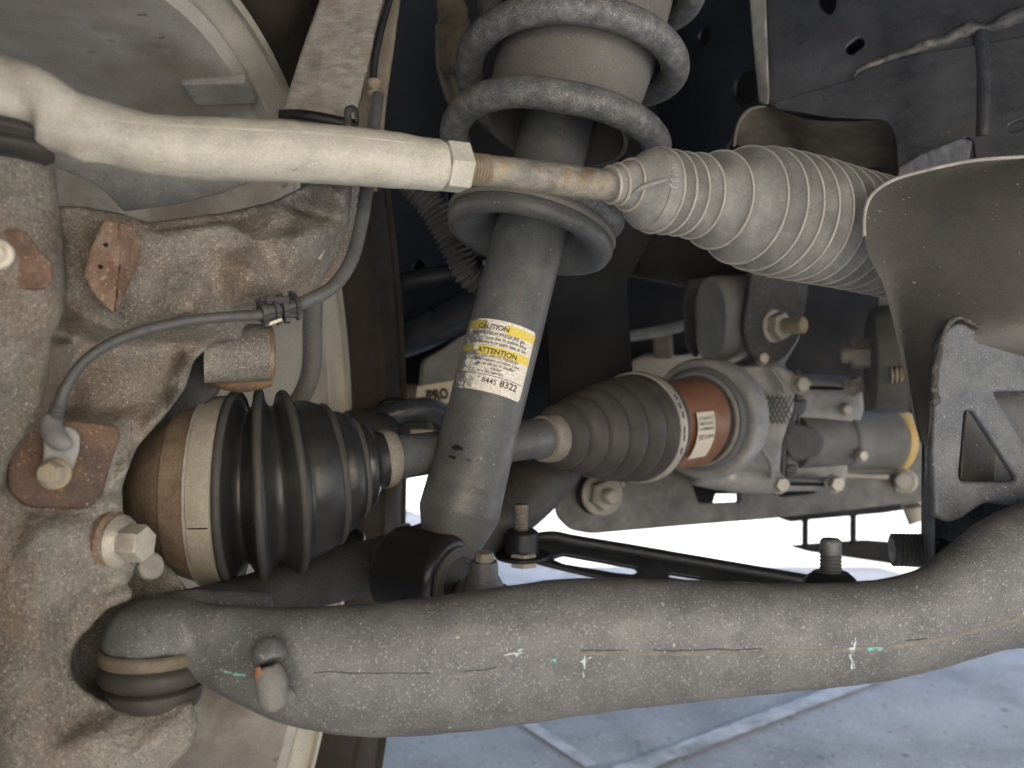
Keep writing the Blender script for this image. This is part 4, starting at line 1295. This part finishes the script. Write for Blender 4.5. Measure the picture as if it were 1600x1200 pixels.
# ------------------------------------------------------------------ differential
def differential():
    t = thing('differential', 'grey cast front differential housing with bolted cover at the right of the axle', 'differential', P(1250, 780, .93))
    I0, I1 = P(846, 686, .658), P(1100, 655, .835)
    ax = (I1 - I0).normalized()
    c = P(1092, 655, .832)
    k = .835 / F
    build('seal', revolve(c, c + ax, [(-.003, 70 * k), (-.004, 76 * k), (-.001, 81 * k), (.006, 83 * k), (.012, 83 * k)], n=80), M['greyplastic'], t)
    build('seal_lip', revolve(c, c + ax, [(-.0045, 68 * k), (-.008, 69 * k), (-.008, 72 * k), (-.0035, 73 * k)], n=80, close=False), M['steel3'], t)
    b = MD()
    b += revolve(c, c + ax, [(.002, 84 * k), (.0, 90 * k), (.003, 95 * k), (.016, 96 * k), (.034, 92 * k)], n=60)
    b += slab([(1150, 572, .865), (1215, 570, .87), (1245, 585, .872), (1240, 640, .872), (1222, 690, .872), (1215, 770, .872), (1170, 760, .868), (1130, 735, .865)], .12)
    b += ptube([(1150, 565, .91, 30), (1160, 530, .93, 40)], 4)
    b += ptube([(1195, 580, .90, 22), (1235, 520, .93, 16)], 4)
    b += ptube([(1085, 735, .86, 24), (1150, 748, .87, 22), (1215, 752, .88, 20)], 4)
    h = build('housing', cast(b, .0026, 5, rough=.001), M['castalu'], t, smooth=50)
    # diamond knurl cast in the neck
    kn = MD()
    for i in range(7):
        for sg in (-1, 1):
            x0 = 1190 + i * 7
            kn += ptube([(x0 - sg * 11, 618, (.858), 1.2), (x0 + sg * 11, 662, (.858), 1.2)], 1, 6)
    build('knurl', kn, M['steel2'], h)
    # cover beyond the gasket line
    cv = MD()
    cv += slab([(1252, 585, .89), (1345, 590, .905), (1350, 640, .905), (1330, 700, .905), (1318, 765, .905), (1225, 765, .89), (1230, 700, .89), (1250, 640, .89)], .10)
    cov = build('cover', cast(cv, .003, 5), M['castalu'], t, smooth=50)
    build('gasket', ptube([(1246, 578, .878, 5), (1246, 630, .878, 5), (1226, 690, .878, 5), (1222, 740, .878, 5), (1206, 772, .878, 5)], 6, 10), M['steel2'], cov)
    # rails between bolts, dark pockets
    build('rail', ptube([(1255, 601, .878, 11), (1335, 604, .888, 11)], 1, 14), M['castalu'], cov)
    build('rail', ptube([(1220, 757, .878, 11), (1305, 756, .888, 11)], 1, 14), M['castalu'], cov)
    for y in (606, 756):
        build('groove', ptube([(1266 if y < 700 else 1233, y, .8705, 3), (1318 if y < 700 else 1290, y + 1, .8805, 3)], 1, 8), M['gapshade'], cov)
    for x, y in ((1250, 601), (1333, 604), (1218, 757), (1303, 756)):
        bx = Vector((.22, -.97, .03)).normalized()
        q = build('bolt', disc(P(x - 2, y, .874), bx, .0098, .003), M['steel3'], cov)
        build('bolt_head', hexprism(P(x - 1, y, .872), bx, .0078, .009), M['steel'], q)
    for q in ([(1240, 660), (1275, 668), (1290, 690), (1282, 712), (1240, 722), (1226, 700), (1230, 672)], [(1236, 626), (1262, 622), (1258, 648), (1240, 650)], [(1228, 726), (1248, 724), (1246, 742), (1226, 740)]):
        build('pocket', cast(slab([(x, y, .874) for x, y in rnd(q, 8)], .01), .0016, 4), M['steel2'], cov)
    for pts_ in ([(1112, 575, .862, 5), (1150, 560, .868, 6), (1172, 545, .875, 5)], [(1168, 588, .856, 5), (1185, 610, .852, 5), (1192, 640, .852, 5)],
                 [(1176, 690, .856, 5), (1170, 715, .858, 5), (1150, 735, .860, 5)], [(1205, 575, .862, 4), (1222, 600, .862, 5), (1226, 615, .864, 4)],
                 [(1190, 700, .860, 4), (1204, 725, .862, 4), (1206, 748, .864, 4)]):
        build('cast_rib', cast(ptube(pts_, 5, 12), .0012, 3), M['castalu'], h, smooth=60)
    for x, y in ((1190, 560), (1140, 742), (1320, 640), (1345, 712)):
        q = build('bolt', disc(P(x, y, .862 if x < 1230 else .893), Vector((.2, -.97, .05)).normalized(), .007, .003), M['steel3'], t)
        build('bolt_head', hexprism(P(x, y, .860 if x < 1230 else .891), Vector((.2, -.97, .05)).normalized(), .0054, .006), M['steel'], q)
    # cylinder (actuator) and yellow ring
    A, B = P(1240, 690, .90), P(1398, 688, .95)
    a2 = (B - A).normalized(); L = (B - A).length; kk = .95 / F
    def rr(f, q): return (L * f, q * kk)
    cy = build('actuator', revolve(A, B, [rr(0, 40), rr(.42, 42), rr(.44, 45), rr(.47, 45), rr(.49, 44), rr(.82, 47), rr(.86, 50), rr(.9, 50), rr(.905, 40)], n=64), M['actu'], t)
    build('yellow_ring', revolve(A, B, [rr(.91, 44), rr(.915, 49), rr(.94, 51), rr(.98, 51), rr(.985, 46)], n=64), M['yellow'], t)
    lo = MD()
    lo += slab([(1320, 738, .93), (1350, 730, .93), (1440, 720, .95), (1448, 810, .95), (1420, 822, .95), (1408, 790, .95), (1395, 765, .94), (1330, 745, .93)], .05)
    lo += ptube([(1410, 752, .925, 20), (1412, 752, .94, 22)], 2)
    lo += ptube([(1428, 790, .94, 16), (1432, 815, .94, 14)], 3)
    lo += ptube([(1310, 742, .92, 5), (1390, 745, .92, 5)], 2)
    lw = build('lower_lug', cast(lo, .0026, 4), M['castbeige'], t, smooth=50)
    build('bolt', disc(P(1409, 751, .922), Vector((0, -1, 0)), .0085, .005), M['steel3'], lw)
    build('cover_bolt', disc(P(1427, 648, .94), Vector((-.2, -1, 0)).normalized(), .009, .006), M['castbeige'], t)
M['castbeige'] = mat('beige_grey_casting', [(.30, .275, .23), (.42, .385, .325)], .65, .05, 40, 6, .3, 300)
M['actu'] = mat('slate_painted_cylinder', [(.115, .113, .108), (.17, .166, .157)], .65, .0, 30, 6, .15, 300)
differential()

# ------------------------------------------------------------------ differential bushings
def bushing_mount():
    t = thing('differential_mount', 'round grey bushing held by a dark bracket with a threaded bolt below the bellows', 'mount', P(1170, 570, .92))
    A = P(1112, 500, .90); B = A + Vector((.985, .17, .03)) * .040
    ax = (B - A).normalized(); k = .92 / F; L = (B - A).length
    build('bushing', revolve(A, B, [(-.004, 50 * k), (-.003, 64 * k), (0, 67 * k), (L * .28, 68 * k), (L * .30, 66 * k), (L * .33, 68 * k), (L * .95, 68 * k), (L, 62 * k)], n=72), M['bushgrey'], t)
    out = rnd([(1178, 400), (1270, 410), (1256, 500, 20), (1246, 536, 20), (1222, 564, 20), (1195, 568, 20), (1172, 552, 20), (1163, 510, 10), (1172, 450)], 8)
    build('bracket', plate(out, [(1180, 430, .855), (1250, 450, .892), (1190, 550, .855)], .007, [], .0015), M['frame2'], t)
    out = rnd([(968, 410), (1180, 340), (1190, 432), (1100, 440), (1078, 448), (970, 428)], 5)
    build('bracket_arm', plate(out, [(980, 420, .98), (1180, 420, .95), (1000, 390, .98)], .008, [], .0015), M['frame2'], t)
    out = rnd([(1076, 436), (1118, 432), (1096, 470), (1088, 510), (1096, 548), (1090, 560), (1075, 540), (1070, 480)], 8)
    build('rear_ear', plate(out, [(1080, 440, .935), (1110, 440, .945), (1085, 550, .935)], .006, [], .0015), M['frame2'], t)
    bx = Vector((.62, -.78, -.02)).normalized()
    c = P(1207, 510, .868)
    bt = build('bolt', disc(c, bx, .0165, .003), M['steel'], t)
    build('nut', hexprism(c + bx * .003, bx, .0140, .011, rot=.4), M['steel'], bt)
    build('thread', stud(c + bx * .013, bx, .0078, .022, .0018), M['steelrust2'], bt)
    t2 = thing('rear_differential_mount', 'grey round mount with a plain nut half hidden behind the taupe shield', 'mount', P(1380, 650, .86))
    A = P(1358, 562, .85); B = A + Vector((.966, -.26, .02)) * .1
    a3 = (B - A).normalized(); k = .86 / F
    build('bushing', revolve(A, B, [(0, 70 * k), (.002, 79 * k), (.006, 82 * k), (.03, 83 * k), (.031, 78 * k), (.034, 78 * k), (.036, 84 * k), (.06, 84 * k)], n=72), M['bushdark'], t2)
    c = P(1358, 552, .850)
    n_ = build('nut', hexprism(c, -a3, .0155, .016, rot=.2), M['steel3'], t2)
    build('stud', revolve(c - a3 * .015, c - a3, [(0, .009), (.009, .009), (.011, .007)], n=24), M['steel3'], n_)
    build('screw', stud(P(1392, 586, .80), Vector((.9, -.3, 0)).normalized(), .0085, .018, .004), M['tan2'], t2)
    sp = MD(); sp += slab([(1372, 445, .87), (1440, 445, .87), (1440, 520, .87), (1366, 500, .87)], .04)
    build('neck', cast(sp, .003, 4), M['bushdark'], t2)
M['bushgrey'] = mat('grey_bushing', [(.19, .185, .175), (.27, .26, .24)], .65, 0, 40, 6, .2, 300)
M['bushdark'] = mat('dark_grey_mount', [(.10, .097, .092), (.15, .145, .135)], .65, 0, 40, 6, .25, 300)
M['frame2'] = mat('speckled_black_bracket', [(.035, .035, .034), (.06, .058, .055)], .65, 0, 40, 7, .5, 350, speck=(.22, .21, .19), spk=.66, spscale=330)
bushing_mount()

# ------------------------------------------------------------------ right bracket, shield, frame panels
def right_bracket():
    t = thing('frame_bracket', 'blue-black steel bracket with triangular cut-outs at the right edge', 'bracket', P(1540, 905, .50))
    out = rnd([(1464, 545, 14), (1478, 514, 14), (1500, 502, 14), (1524, 514, 12), (1545, 528, 6), (2060, 530), (2060, 800), (1600, 792, 10), (1540, 784, 12), (1500, 812, 10), (1482, 816, 6), (1462, 806, 6), (1458, 700)], 8)
    holes = [rnd([(1508, 640, 6), (1522, 642, 6), (1590, 748, 4), (1582, 753, 5), (1502, 752, 5), (1499, 742, 4)], 4),
             rnd([(1552, 612, 7), (1990, 606), (1990, 740), (1628, 738, 8)], 6)]
    build('face_plate', plate(out, [(1480, 560, .470), (1600, 560, .480), (1480, 800, .462)], .005, holes, .0016), M['bracket'], t)
    side = MD()
    side += slab([(1474, 512, .472), (1463, 560, .470), (1458, 700, .466), (1461, 812, .463), (1462, 905, .461), (1441, 908, .50), (1440, 780, .50), (1446, 690, .505), (1452, 600, .51), (1462, 545, .515)], .004)
    build('side_flange', cast(side, .0012, 2), M['bracket'], t)
    build('rear_plate', plate(rnd([(1446, 640), (1480, 540), (2060, 540), (2060, 930), (1444, 930)], 6), [(1460, 700, .515), (1600, 700, .525), (1460, 900, .51)], .004, [], .001), M['frame'], t)
    build('inner_web', plate(rnd([(1508, 640), (1560, 640), (1556, 752), (1500, 752)], 3), [(1510, 650, .500), (1555, 650, .503), (1510, 750, .50)], .004, [], .001), M['shield'], t)
    w = ptube([(1470, 545, .469, 5), (1462, 575, .468, 7), (1460, 612, .467, 6), (1462, 622, .466, 8), (1455, 632, .466, 6)], 6, 10)
    build('weld', cast(w, .0008, 2, rough=.002, rscale=.004), M['frame2'], t)
    wt = ptube([(1468, 545, .471, 4), (1480, 508, .470, 5), (1502, 496, .471, 4), (1530, 512, .473, 4)], 6, 10)
    build('weld', cast(wt, .0008, 2, rough=.002, rscale=.004), M['frame2'], t)
    c = P(1440, 860, .505); ax = Vector((-1, .1, .0)).normalized()
    build('stud', stud(c + Vector((.004, 0, 0)), ax, R(26, .5), R(56, .5), .0022), M['steel2'], t)
    build('nut', hexprism(P(1482, 873, .49), Vector((-1, .1, 0)), .012, .008), M['black'], t)
right_bracket()

def shield():
    # curved pressed plate: grid in the picture outline with depth bulging to the viewer
    left = cr([(1600, 245), (1520, 251), (1440, 268), (1390, 284), (1360, 308), (1350, 345), (1356, 395), (1380, 445), (1396, 505), (1410, 570), (1424, 640), (1436, 680), (1446, 697)], 6)
    right = cr([(1900, 236), (1915, 300), (1915, 360), (1905, 410), (1885, 450), (1850, 495), (1770, 545), (1620, 560), (1550, 556), (1505, 560), (1480, 600), (1462, 655), (1449, 697)], 6)
    m = MD(); n = len(left); K = 16
    for i in range(n):
        for j in range(K + 1):
            u = j / K
            x = left[i][0] * (1 - u) + right[i][0] * u; y = left[i][1] * (1 - u) + right[i][1] * u
            d = .518 - .030 * math.sin(min(u * 1.3, 1) * math.pi / 2) + .028 * max(0, u - .35) ** 2 - .00006 * (y - 245)
            edge = math.exp(-(u / .05) ** 2) * .004 + math.exp(-(i / 5.0) ** 2) * .005
            m.v.append(P(x, y, d - edge))
    nf = len(m.v)
    for v in list(m.v):
        m.v.append(v + Vector((.0015, .0035, 0)))
    for i in range(n - 1):
        for j in range(K):
            q = i * (K + 1) + j
            m.f.append((q, q + 1, q + K + 2, q + K + 1)); m.f.append((q + nf, q + K + 1 + nf, q + K + 2 + nf, q + 1 + nf))
    for i in range(n - 1):
        q = i * (K + 1)
        m.f.append((q, q + K + 1, q + K + 1 + nf, q + nf))
        q += K
        m.f.append((q, q + nf, q + K + 1 + nf, q + K + 1))
    for j in range(K):
        m.f.append((j, j + nf, j + 1 + nf, j + 1)); q = (n - 1) * (K + 1) + j
        m.f.append((q, q + 1, q + 1 + nf, q + nf))
    t = thing('shield_plate', 'taupe pressed steel shield covering the right end of the bellows', 'shield', P(1450, 697, .53))
    build('plate', m, M['shield'], t, smooth=50)
    sp = MD()
    for _ in range(16):
        x, y = random.uniform(1385, 1460), random.uniform(430, 640)
        if x < 1352 + max(0, (y - 400)) * .30:
            continue
    build('worn_edge', tube([m.v[i * (K + 1)] for i in range(0, 34)], [.0011] * 34, 8), M['flange'], t)
shield()

def frame_panel():
    t = thing('frame_rail', 'black pressed frame side with slots and weld bead at the top right', 'frame rail', P(1400, 260, .74))
    ho = [slot(1336, 72, 8, 8, -38), rnd([(1278, -20), (1308, -20), (1305, 12), (1298, 24), (1288, 18), (1280, 8)], 5)]
    out = rnd([(1196, -80), (2060, -80), (2060, 300), (1520, 300), (1512, 260), (1500, 225), (1404, 300), (1400, 215, 26), (1385, 185, 20), (1300, 182), (1200, 166)], 8)
    build('side_panel', plate(out, [(1220, 20, .73), (1600, 20, .66), (1400, 200, .69)], .004, ho, .001), M['frame'], t)
    # darker inner panel on the left
    ho = [oval(1100, 57, 10, 15, 15), oval(1166, 137, 20, 28, 10)]
    out = [(900, -80), (1215, -80), (1215, 185), (1150, 200), (1100, 300), (1040, 330), (900, 340)]
    build('inner_panel', plate(out, [(1060, 20, .86), (1200, 20, .76), (1100, 200, .84)], .004, ho, .001), M['frameblue'], t)
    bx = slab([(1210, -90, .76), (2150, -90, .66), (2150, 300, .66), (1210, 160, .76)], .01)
    build('light_block_panel', bx, M['gapshade'], t)  # panel added close behind the holes to keep them dark
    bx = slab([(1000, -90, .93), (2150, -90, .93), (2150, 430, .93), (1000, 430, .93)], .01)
    build('light_block_panel', bx, M['gapshade'], t)  # panel added to close off sky showing through the frame
    e = slab([(1166, -70, .715), (1194, -70, .70), (1202, 150, .70), (1200, 164, .70), (1186, 160, .712), (1176, 60, .713)], .02)
    build('flange', cast(e, .0012, 5), M['flange'], t)
    # muddy lower lip folding back under the panel
    m = MD()
    top = cr([(1158, 186, .712), (1172, 170, .715), (1196, 165, .718), (1260, 186, .712), (1330, 190, .70), (1390, 190, .69), (1404, 215, .688)], 6)
    bot = cr([(1148, 225, .80), (1180, 235, .82), (1240, 240, .84), (1280, 262, .86), (1340, 262, .86), (1390, 262, .86), (1404, 280, .86)], 6)
    for a, b in zip(top, bot):
        for j in range(7):
            u = j / 6
            m.v.append(P(a[0] * (1 - u) + b[0] * u, a[1] * (1 - u) + b[1] * u, a[2] * (1 - u) + b[2] * u))
    n = len(top)
    m.f = [(i * 7 + j, i * 7 + j + 1, i * 7 + j + 8, i * 7 + j + 7) for i in range(n - 1) for j in range(6)]
    build('lower_lip', m, M['mud'], t)
    build('lip_edge', ptube([(1147, 228, .73, 2), (1153, 195, .715, 2.5), (1170, 172, .714, 2.5), (1196, 166, .716, 1.5)], 6, 8), M['mudlight'], t)
    # weld bead climbing to the right edge
    pl = [(1220, 20, .73), (1600, 20, .66), (1400, 200, .69)]
    pa, pb, pc = [P(*q) for q in pl]; pn = (pb - pa).cross(pc - pa)
    def dep(x, y, off=0.0):
        ray = P(x, y, 1.0) - Vector((0, 0, H))
        return (pa - Vector((0, 0, H))).dot(pn) / ray.dot(pn) + off
    w = ptube([(x, y, dep(x, y, -.001), q) for x, y, q in ((1334, 122, 2), (1344, 110, 5), (1370, 98, 6), (1420, 82, 6), (1450, 70, 10), (1478, 63, 9), (1515, 46, 12), (1540, 45, 7), (1565, 36, 11), (1595, 22, 13), (1640, 10, 10))], 6, 12)
    build('weld_bead', cast(w, .0011, 3, rough=.003, rscale=.008), M['weld'], t)
    build('overlap_sheet', plate(rnd([(1208, 160), (1336, 122, 20), (1345, 110), (1420, 86), (2060, -20), (2060, 320), (1525, 320), (1522, 225), (1512, 212), (1500, 225), (1490, 300), (1404, 320), (1400, 215, 26), (1385, 187, 20), (1300, 184), (1210, 170)], 10), [(x, y, d - .003) for x, y, d in pl], .003, [slot(1592, 196, 10, 7, -20)], .001), M['frame'], t)
    build('crease', ptube([(1532, 50, dep(1532, 50, .0), 12), (1538, 120, dep(1538, 120, .0), 13), (1535, 215, dep(1535, 215, .0), 12)], 5, 16), M['frame'], t)
    build('worn_foot', cast(slab([(1404, 262, .672), (1440, 240, .67), (1500, 216, .665), (1520, 220, .664), (1512, 262, .662), (1430, 290, .668), (1402, 292, .672)], .006), .0014, 3), M['wornblue'], t)
M['wornblue'] = mat('worn_blue_grey_paint', [(.06, .066, .085), (.16, .165, .185)], .5, 0, 60, 7, .3, 350, stretch=(3, 1, 1))
frame_panel()

# ------------------------------------------------------------------ left background: frame side, hoses, far pieces
def rear_frame():
    t = thing('inner_frame_side', 'dark blue-black frame side behind the strut with an oval hole', 'frame rail', P(650, 560, .95))
    o1 = [(560, -80), (705, -80), (700, 120), (690, 260), (700, 330), (740, 500), (735, 520), (700, 530), (580, 572), (540, 560), (540, 100)]
    build('web', plate(o1, [(600, 100, .95), (690, 100, .92), (600, 500, .95)], .004, [oval(655, 425, 12, 20, 0)], .001), M['frameblue'], t)
    build('lower_bead', cast(ptube([(560, 470, .93, 14), (640, 440, .925, 16), (760, 420, .92, 16)], 5), .003, 3), M['frame'], t)
    build('lower_flange', cast(ptube([(545, 560, .93, 20), (640, 530, .92, 26), (720, 490, .91, 30), (800, 450, .90, 34)], 5, 24, sy=1.0, sz=1), .003, 3), M['frame'], t)
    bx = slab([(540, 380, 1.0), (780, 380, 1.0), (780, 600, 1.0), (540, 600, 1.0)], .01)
    build('light_block_panel', bx, M['gapshade'], t)  # panel added behind the oval hole to keep it dark
    # dark tower behind the spring
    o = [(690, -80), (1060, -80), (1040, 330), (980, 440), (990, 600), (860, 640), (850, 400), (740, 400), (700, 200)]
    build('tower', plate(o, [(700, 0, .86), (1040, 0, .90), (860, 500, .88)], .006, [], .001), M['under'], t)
    bt = cast(ptube([(705, 0, .80, 22), (708, 60, .79, 26), (700, 110, .78, 14)], 5), .003, 4, rough=.012, rscale=.02)
    build('tower_cap', bt, M['mud'], t)
    build('tower_sleeve', ptube([(690, 40, .82, 10), (692, 100, .82, 10), (706, 140, .81, 14), (715, 165, .80, 12)], 5, 16), M['mudlight'], t)
rear_frame()

def hoses():
    a, r = path([(640, 285, .66, 20), (680, 330, .66, 21), (708, 380, .66, 21), (735, 430, .665, 21), (790, 450, .68, 20)], 40)
    acc = 0
    rr = []
    for i in range(len(a)):
        if i: acc += (a[i] - a[i - 1]).length
        rr.append(r[i] * (1 + .13 * math.cos(acc / .0042 * 2 * math.pi)))
    o = build('corrugated_hose', tube(a, rr, 32), M['hose'], smooth=70)
    tag(o, 'black corrugated hose bending down behind the spring seat', 'hose')
    t = thing('brake_hose', 'thin black brake hose with tan grommet beside the grey upright', 'hose', P(590, 200, .55))
    build('hose', ptube([(625, -60, .558, 6), (608, 0, .556, 6), (592, 60, .552, 6), (583, 120, .550, 6), (583, 220, .546, 6)], 8, 12), M['black'], t)
    g_ = []
    for y, q in ((124, 8), (127, 11), (133, 11), (136, 8), (140, 7), (144, 10), (148, 10), (151, 7), (158, 7), (162, 7), (166, 10), (172, 11), (176, 8), (181, 8), (185, 9), (190, 7)):
        g_.append((585 - (y - 124) * .03, y, .546, q))
    build('grommet', ptube(g_, 2, 24), M['tan3'], t)
    o = build('vent_hose', ptube([(492, 440, .60, 15), (488, 500, .60, 15), (487, 570, .60, 15), (476, 610, .60, 15), (455, 640, .60, 14)], 8, 20), M['cover'])
    tag(o, 'dark vertical rubber hose in front of the pale rim barrel', 'hose')
M['tan3'] = mat('tan_rubber', [(.20, .165, .125), (.3, .25, .19)], .7, 0, 60, 5, .2, 300)
M['hose'] = mat('black_corrugated_plastic', [(.04, .04, .04), (.07, .068, .064)], .55, 0, 30, 5, .1, 300)
hoses()

def far_pieces():
    t = thing('stabilizer_clamp', 'black stabilizer bushing clamp above the drive shaft behind the boot', 'clamp', P(640, 690, .80))
    q = MD(); q += slab(rnd3([(585, 640), (600, 622), (640, 622), (665, 645), (690, 675), (690, 720), (580, 720)], .80), .05)
    build('strap', cast(q, .0025, 5), M['black'], t)
    build('bar', cast(ptube([(560, 665, .79, 22), (650, 640, .80, 20), (690, 655, .82, 26), (760, 690, .84, 30)], 6), .003, 4), M['frame'], t)
    build('sleeve', ptube([(540, 668, .745, 26), (560, 668, .75, 30), (580, 670, .755, 26), (596, 672, .76, 28), (612, 675, .765, 22)], 4, 32), M['rubberdust2'], t)
    t = thing('stickered_link', 'grey curved bracket carrying a cream sticker that reads PRO', 'bracket', P(700, 660, .90))
    out = rnd([(660, 562, 12), (690, 545), (800, 470), (800, 700), (690, 650), (655, 635, 6)], 8)
    build('body', plate(out, [(670, 580, .90), (780, 560, .92), (670, 630, .90)], .012, [], .003), M['bushgrey2'], t)
    anc = [(670, 580, .893), (780, 560, .913), (670, 630, .893)]
    st = build('sticker', plate([(652, 604), (712, 594), (708, 630), (648, 634)], anc, .0008, [], .0002), M['sticker'], t)
    a, b, c = [P(*x) for x in anc]
    u = (P(706, 616, .898) - P(654, 623, .893)).normalized(); w = Vector((0, 0, 1)); w = (w - u * w.dot(u)).normalized()
    tm = text_md('PRO', .0145, .0008)
    o0 = P(670, 626, .8915)
    tm.v = [o0 + u * p.x * .72 + w * p.y for p in tm.v]
    for i in range(3):
        s0_ = P(655 + i * 5, 627, .8915)
        tm += MD([s0_, s0_ + u * .0022, s0_ + u * .0042 + w * .0115, s0_ + u * .002 + w * .0115], [(0, 1, 2, 3)])
    build('print', tm, M['ink'], st, smooth=0)
    t = thing('tan_cross_tube', 'muddy tan cross tube far behind beside the tyre', 'tube', P(620, 625, 1.05))
    build('tube', cast(ptube([(560, 600, 1.05, 16), (620, 608, 1.04, 20), (680, 612, 1.03, 22)], 4), .004, 3), M['mudpink'], t)
    o = build('clip_block', cast(box(P(659, 677, .79), (.02, .01, .008)), .0015, 3), M['castbeige'])
    tag(o, 'tiny beige clip lying between shaft and stabilizer bar', 'clip')
    # pale casting glimpsed left of the bushing
    t = thing('pale_casting', 'pale beige casting and grey link glimpsed left of the round bushing', 'casting', P(1050, 600, 1.15))
    q = MD(); q += slab([(985, 565, 1.15), (1010, 552, 1.15), (1060, 556, 1.15), (1120, 545, 1.15), (1140, 610, 1.15), (980, 610, 1.15)], .08)
    build('body', cast(q, .004, 5), M['beige'], t)
    build('link', cast(ptube([(960, 528, 1.10, 9), (1030, 518, 1.10, 9), (1100, 500, 1.08, 9)], 4), .003, 3), M['castalu'], t)
    build('post', cast(slab([(1020, 525, 1.13), (1050, 520, 1.13), (1052, 560, 1.13), (1022, 560, 1.13)], .03), .003, 3), M['mudlight'], t)
    # silhouetted hanger far under the vehicle
    t = thing('exhaust_hanger', 'dark hanger bracket silhouetted against the sunlit concrete', 'hanger', P(1330, 880, 1.25))
    build('rail', cast(slab([(1228, 852, 1.25), (1300, 846, 1.25), (1350, 843, 1.25), (1450, 850, 1.25), (1450, 890, 1.25), (1330, 872, 1.25), (1262, 862, 1.25)], .03), .004, 2), M['under'], t)
    build('post', ptube([(1258, 790, 1.25, 5), (1258, 858, 1.25, 5)], 1, 12), M['under'], t)
    build('post', ptube([(1333, 785, 1.25, 5), (1333, 850, 1.25, 5)], 1, 12), M['under'], t)
    build('beam', cast(slab([(1190, 700, 1.24), (1460, 690, 1.24), (1460, 790, 1.24), (1380, 802, 1.24), (1270, 812, 1.24), (1235, 816, 1.24), (1212, 808, 1.24)], .05), .004, 3), M['under'], t)
M['rubberdust2'] = mat('dark_rubber_sleeve', [(.02, .02, .02), (.04, .038, .035)], .6, 0, 40, 5, .15, 300)
M['bushgrey2'] = mat('mid_grey_paint', [(.15, .152, .155), (.20, .20, .20)], .55, 0, 20, 5, .1, 200)
M['mudpink'] = mat('pinkish_tan_mud', [(.16, .125, .10), (.26, .21, .18)], .85, 0, 20, 6, .3, 200)
far_pieces()

for o in bpy.data.objects:
    if '_b' in o:
        del o['_b']
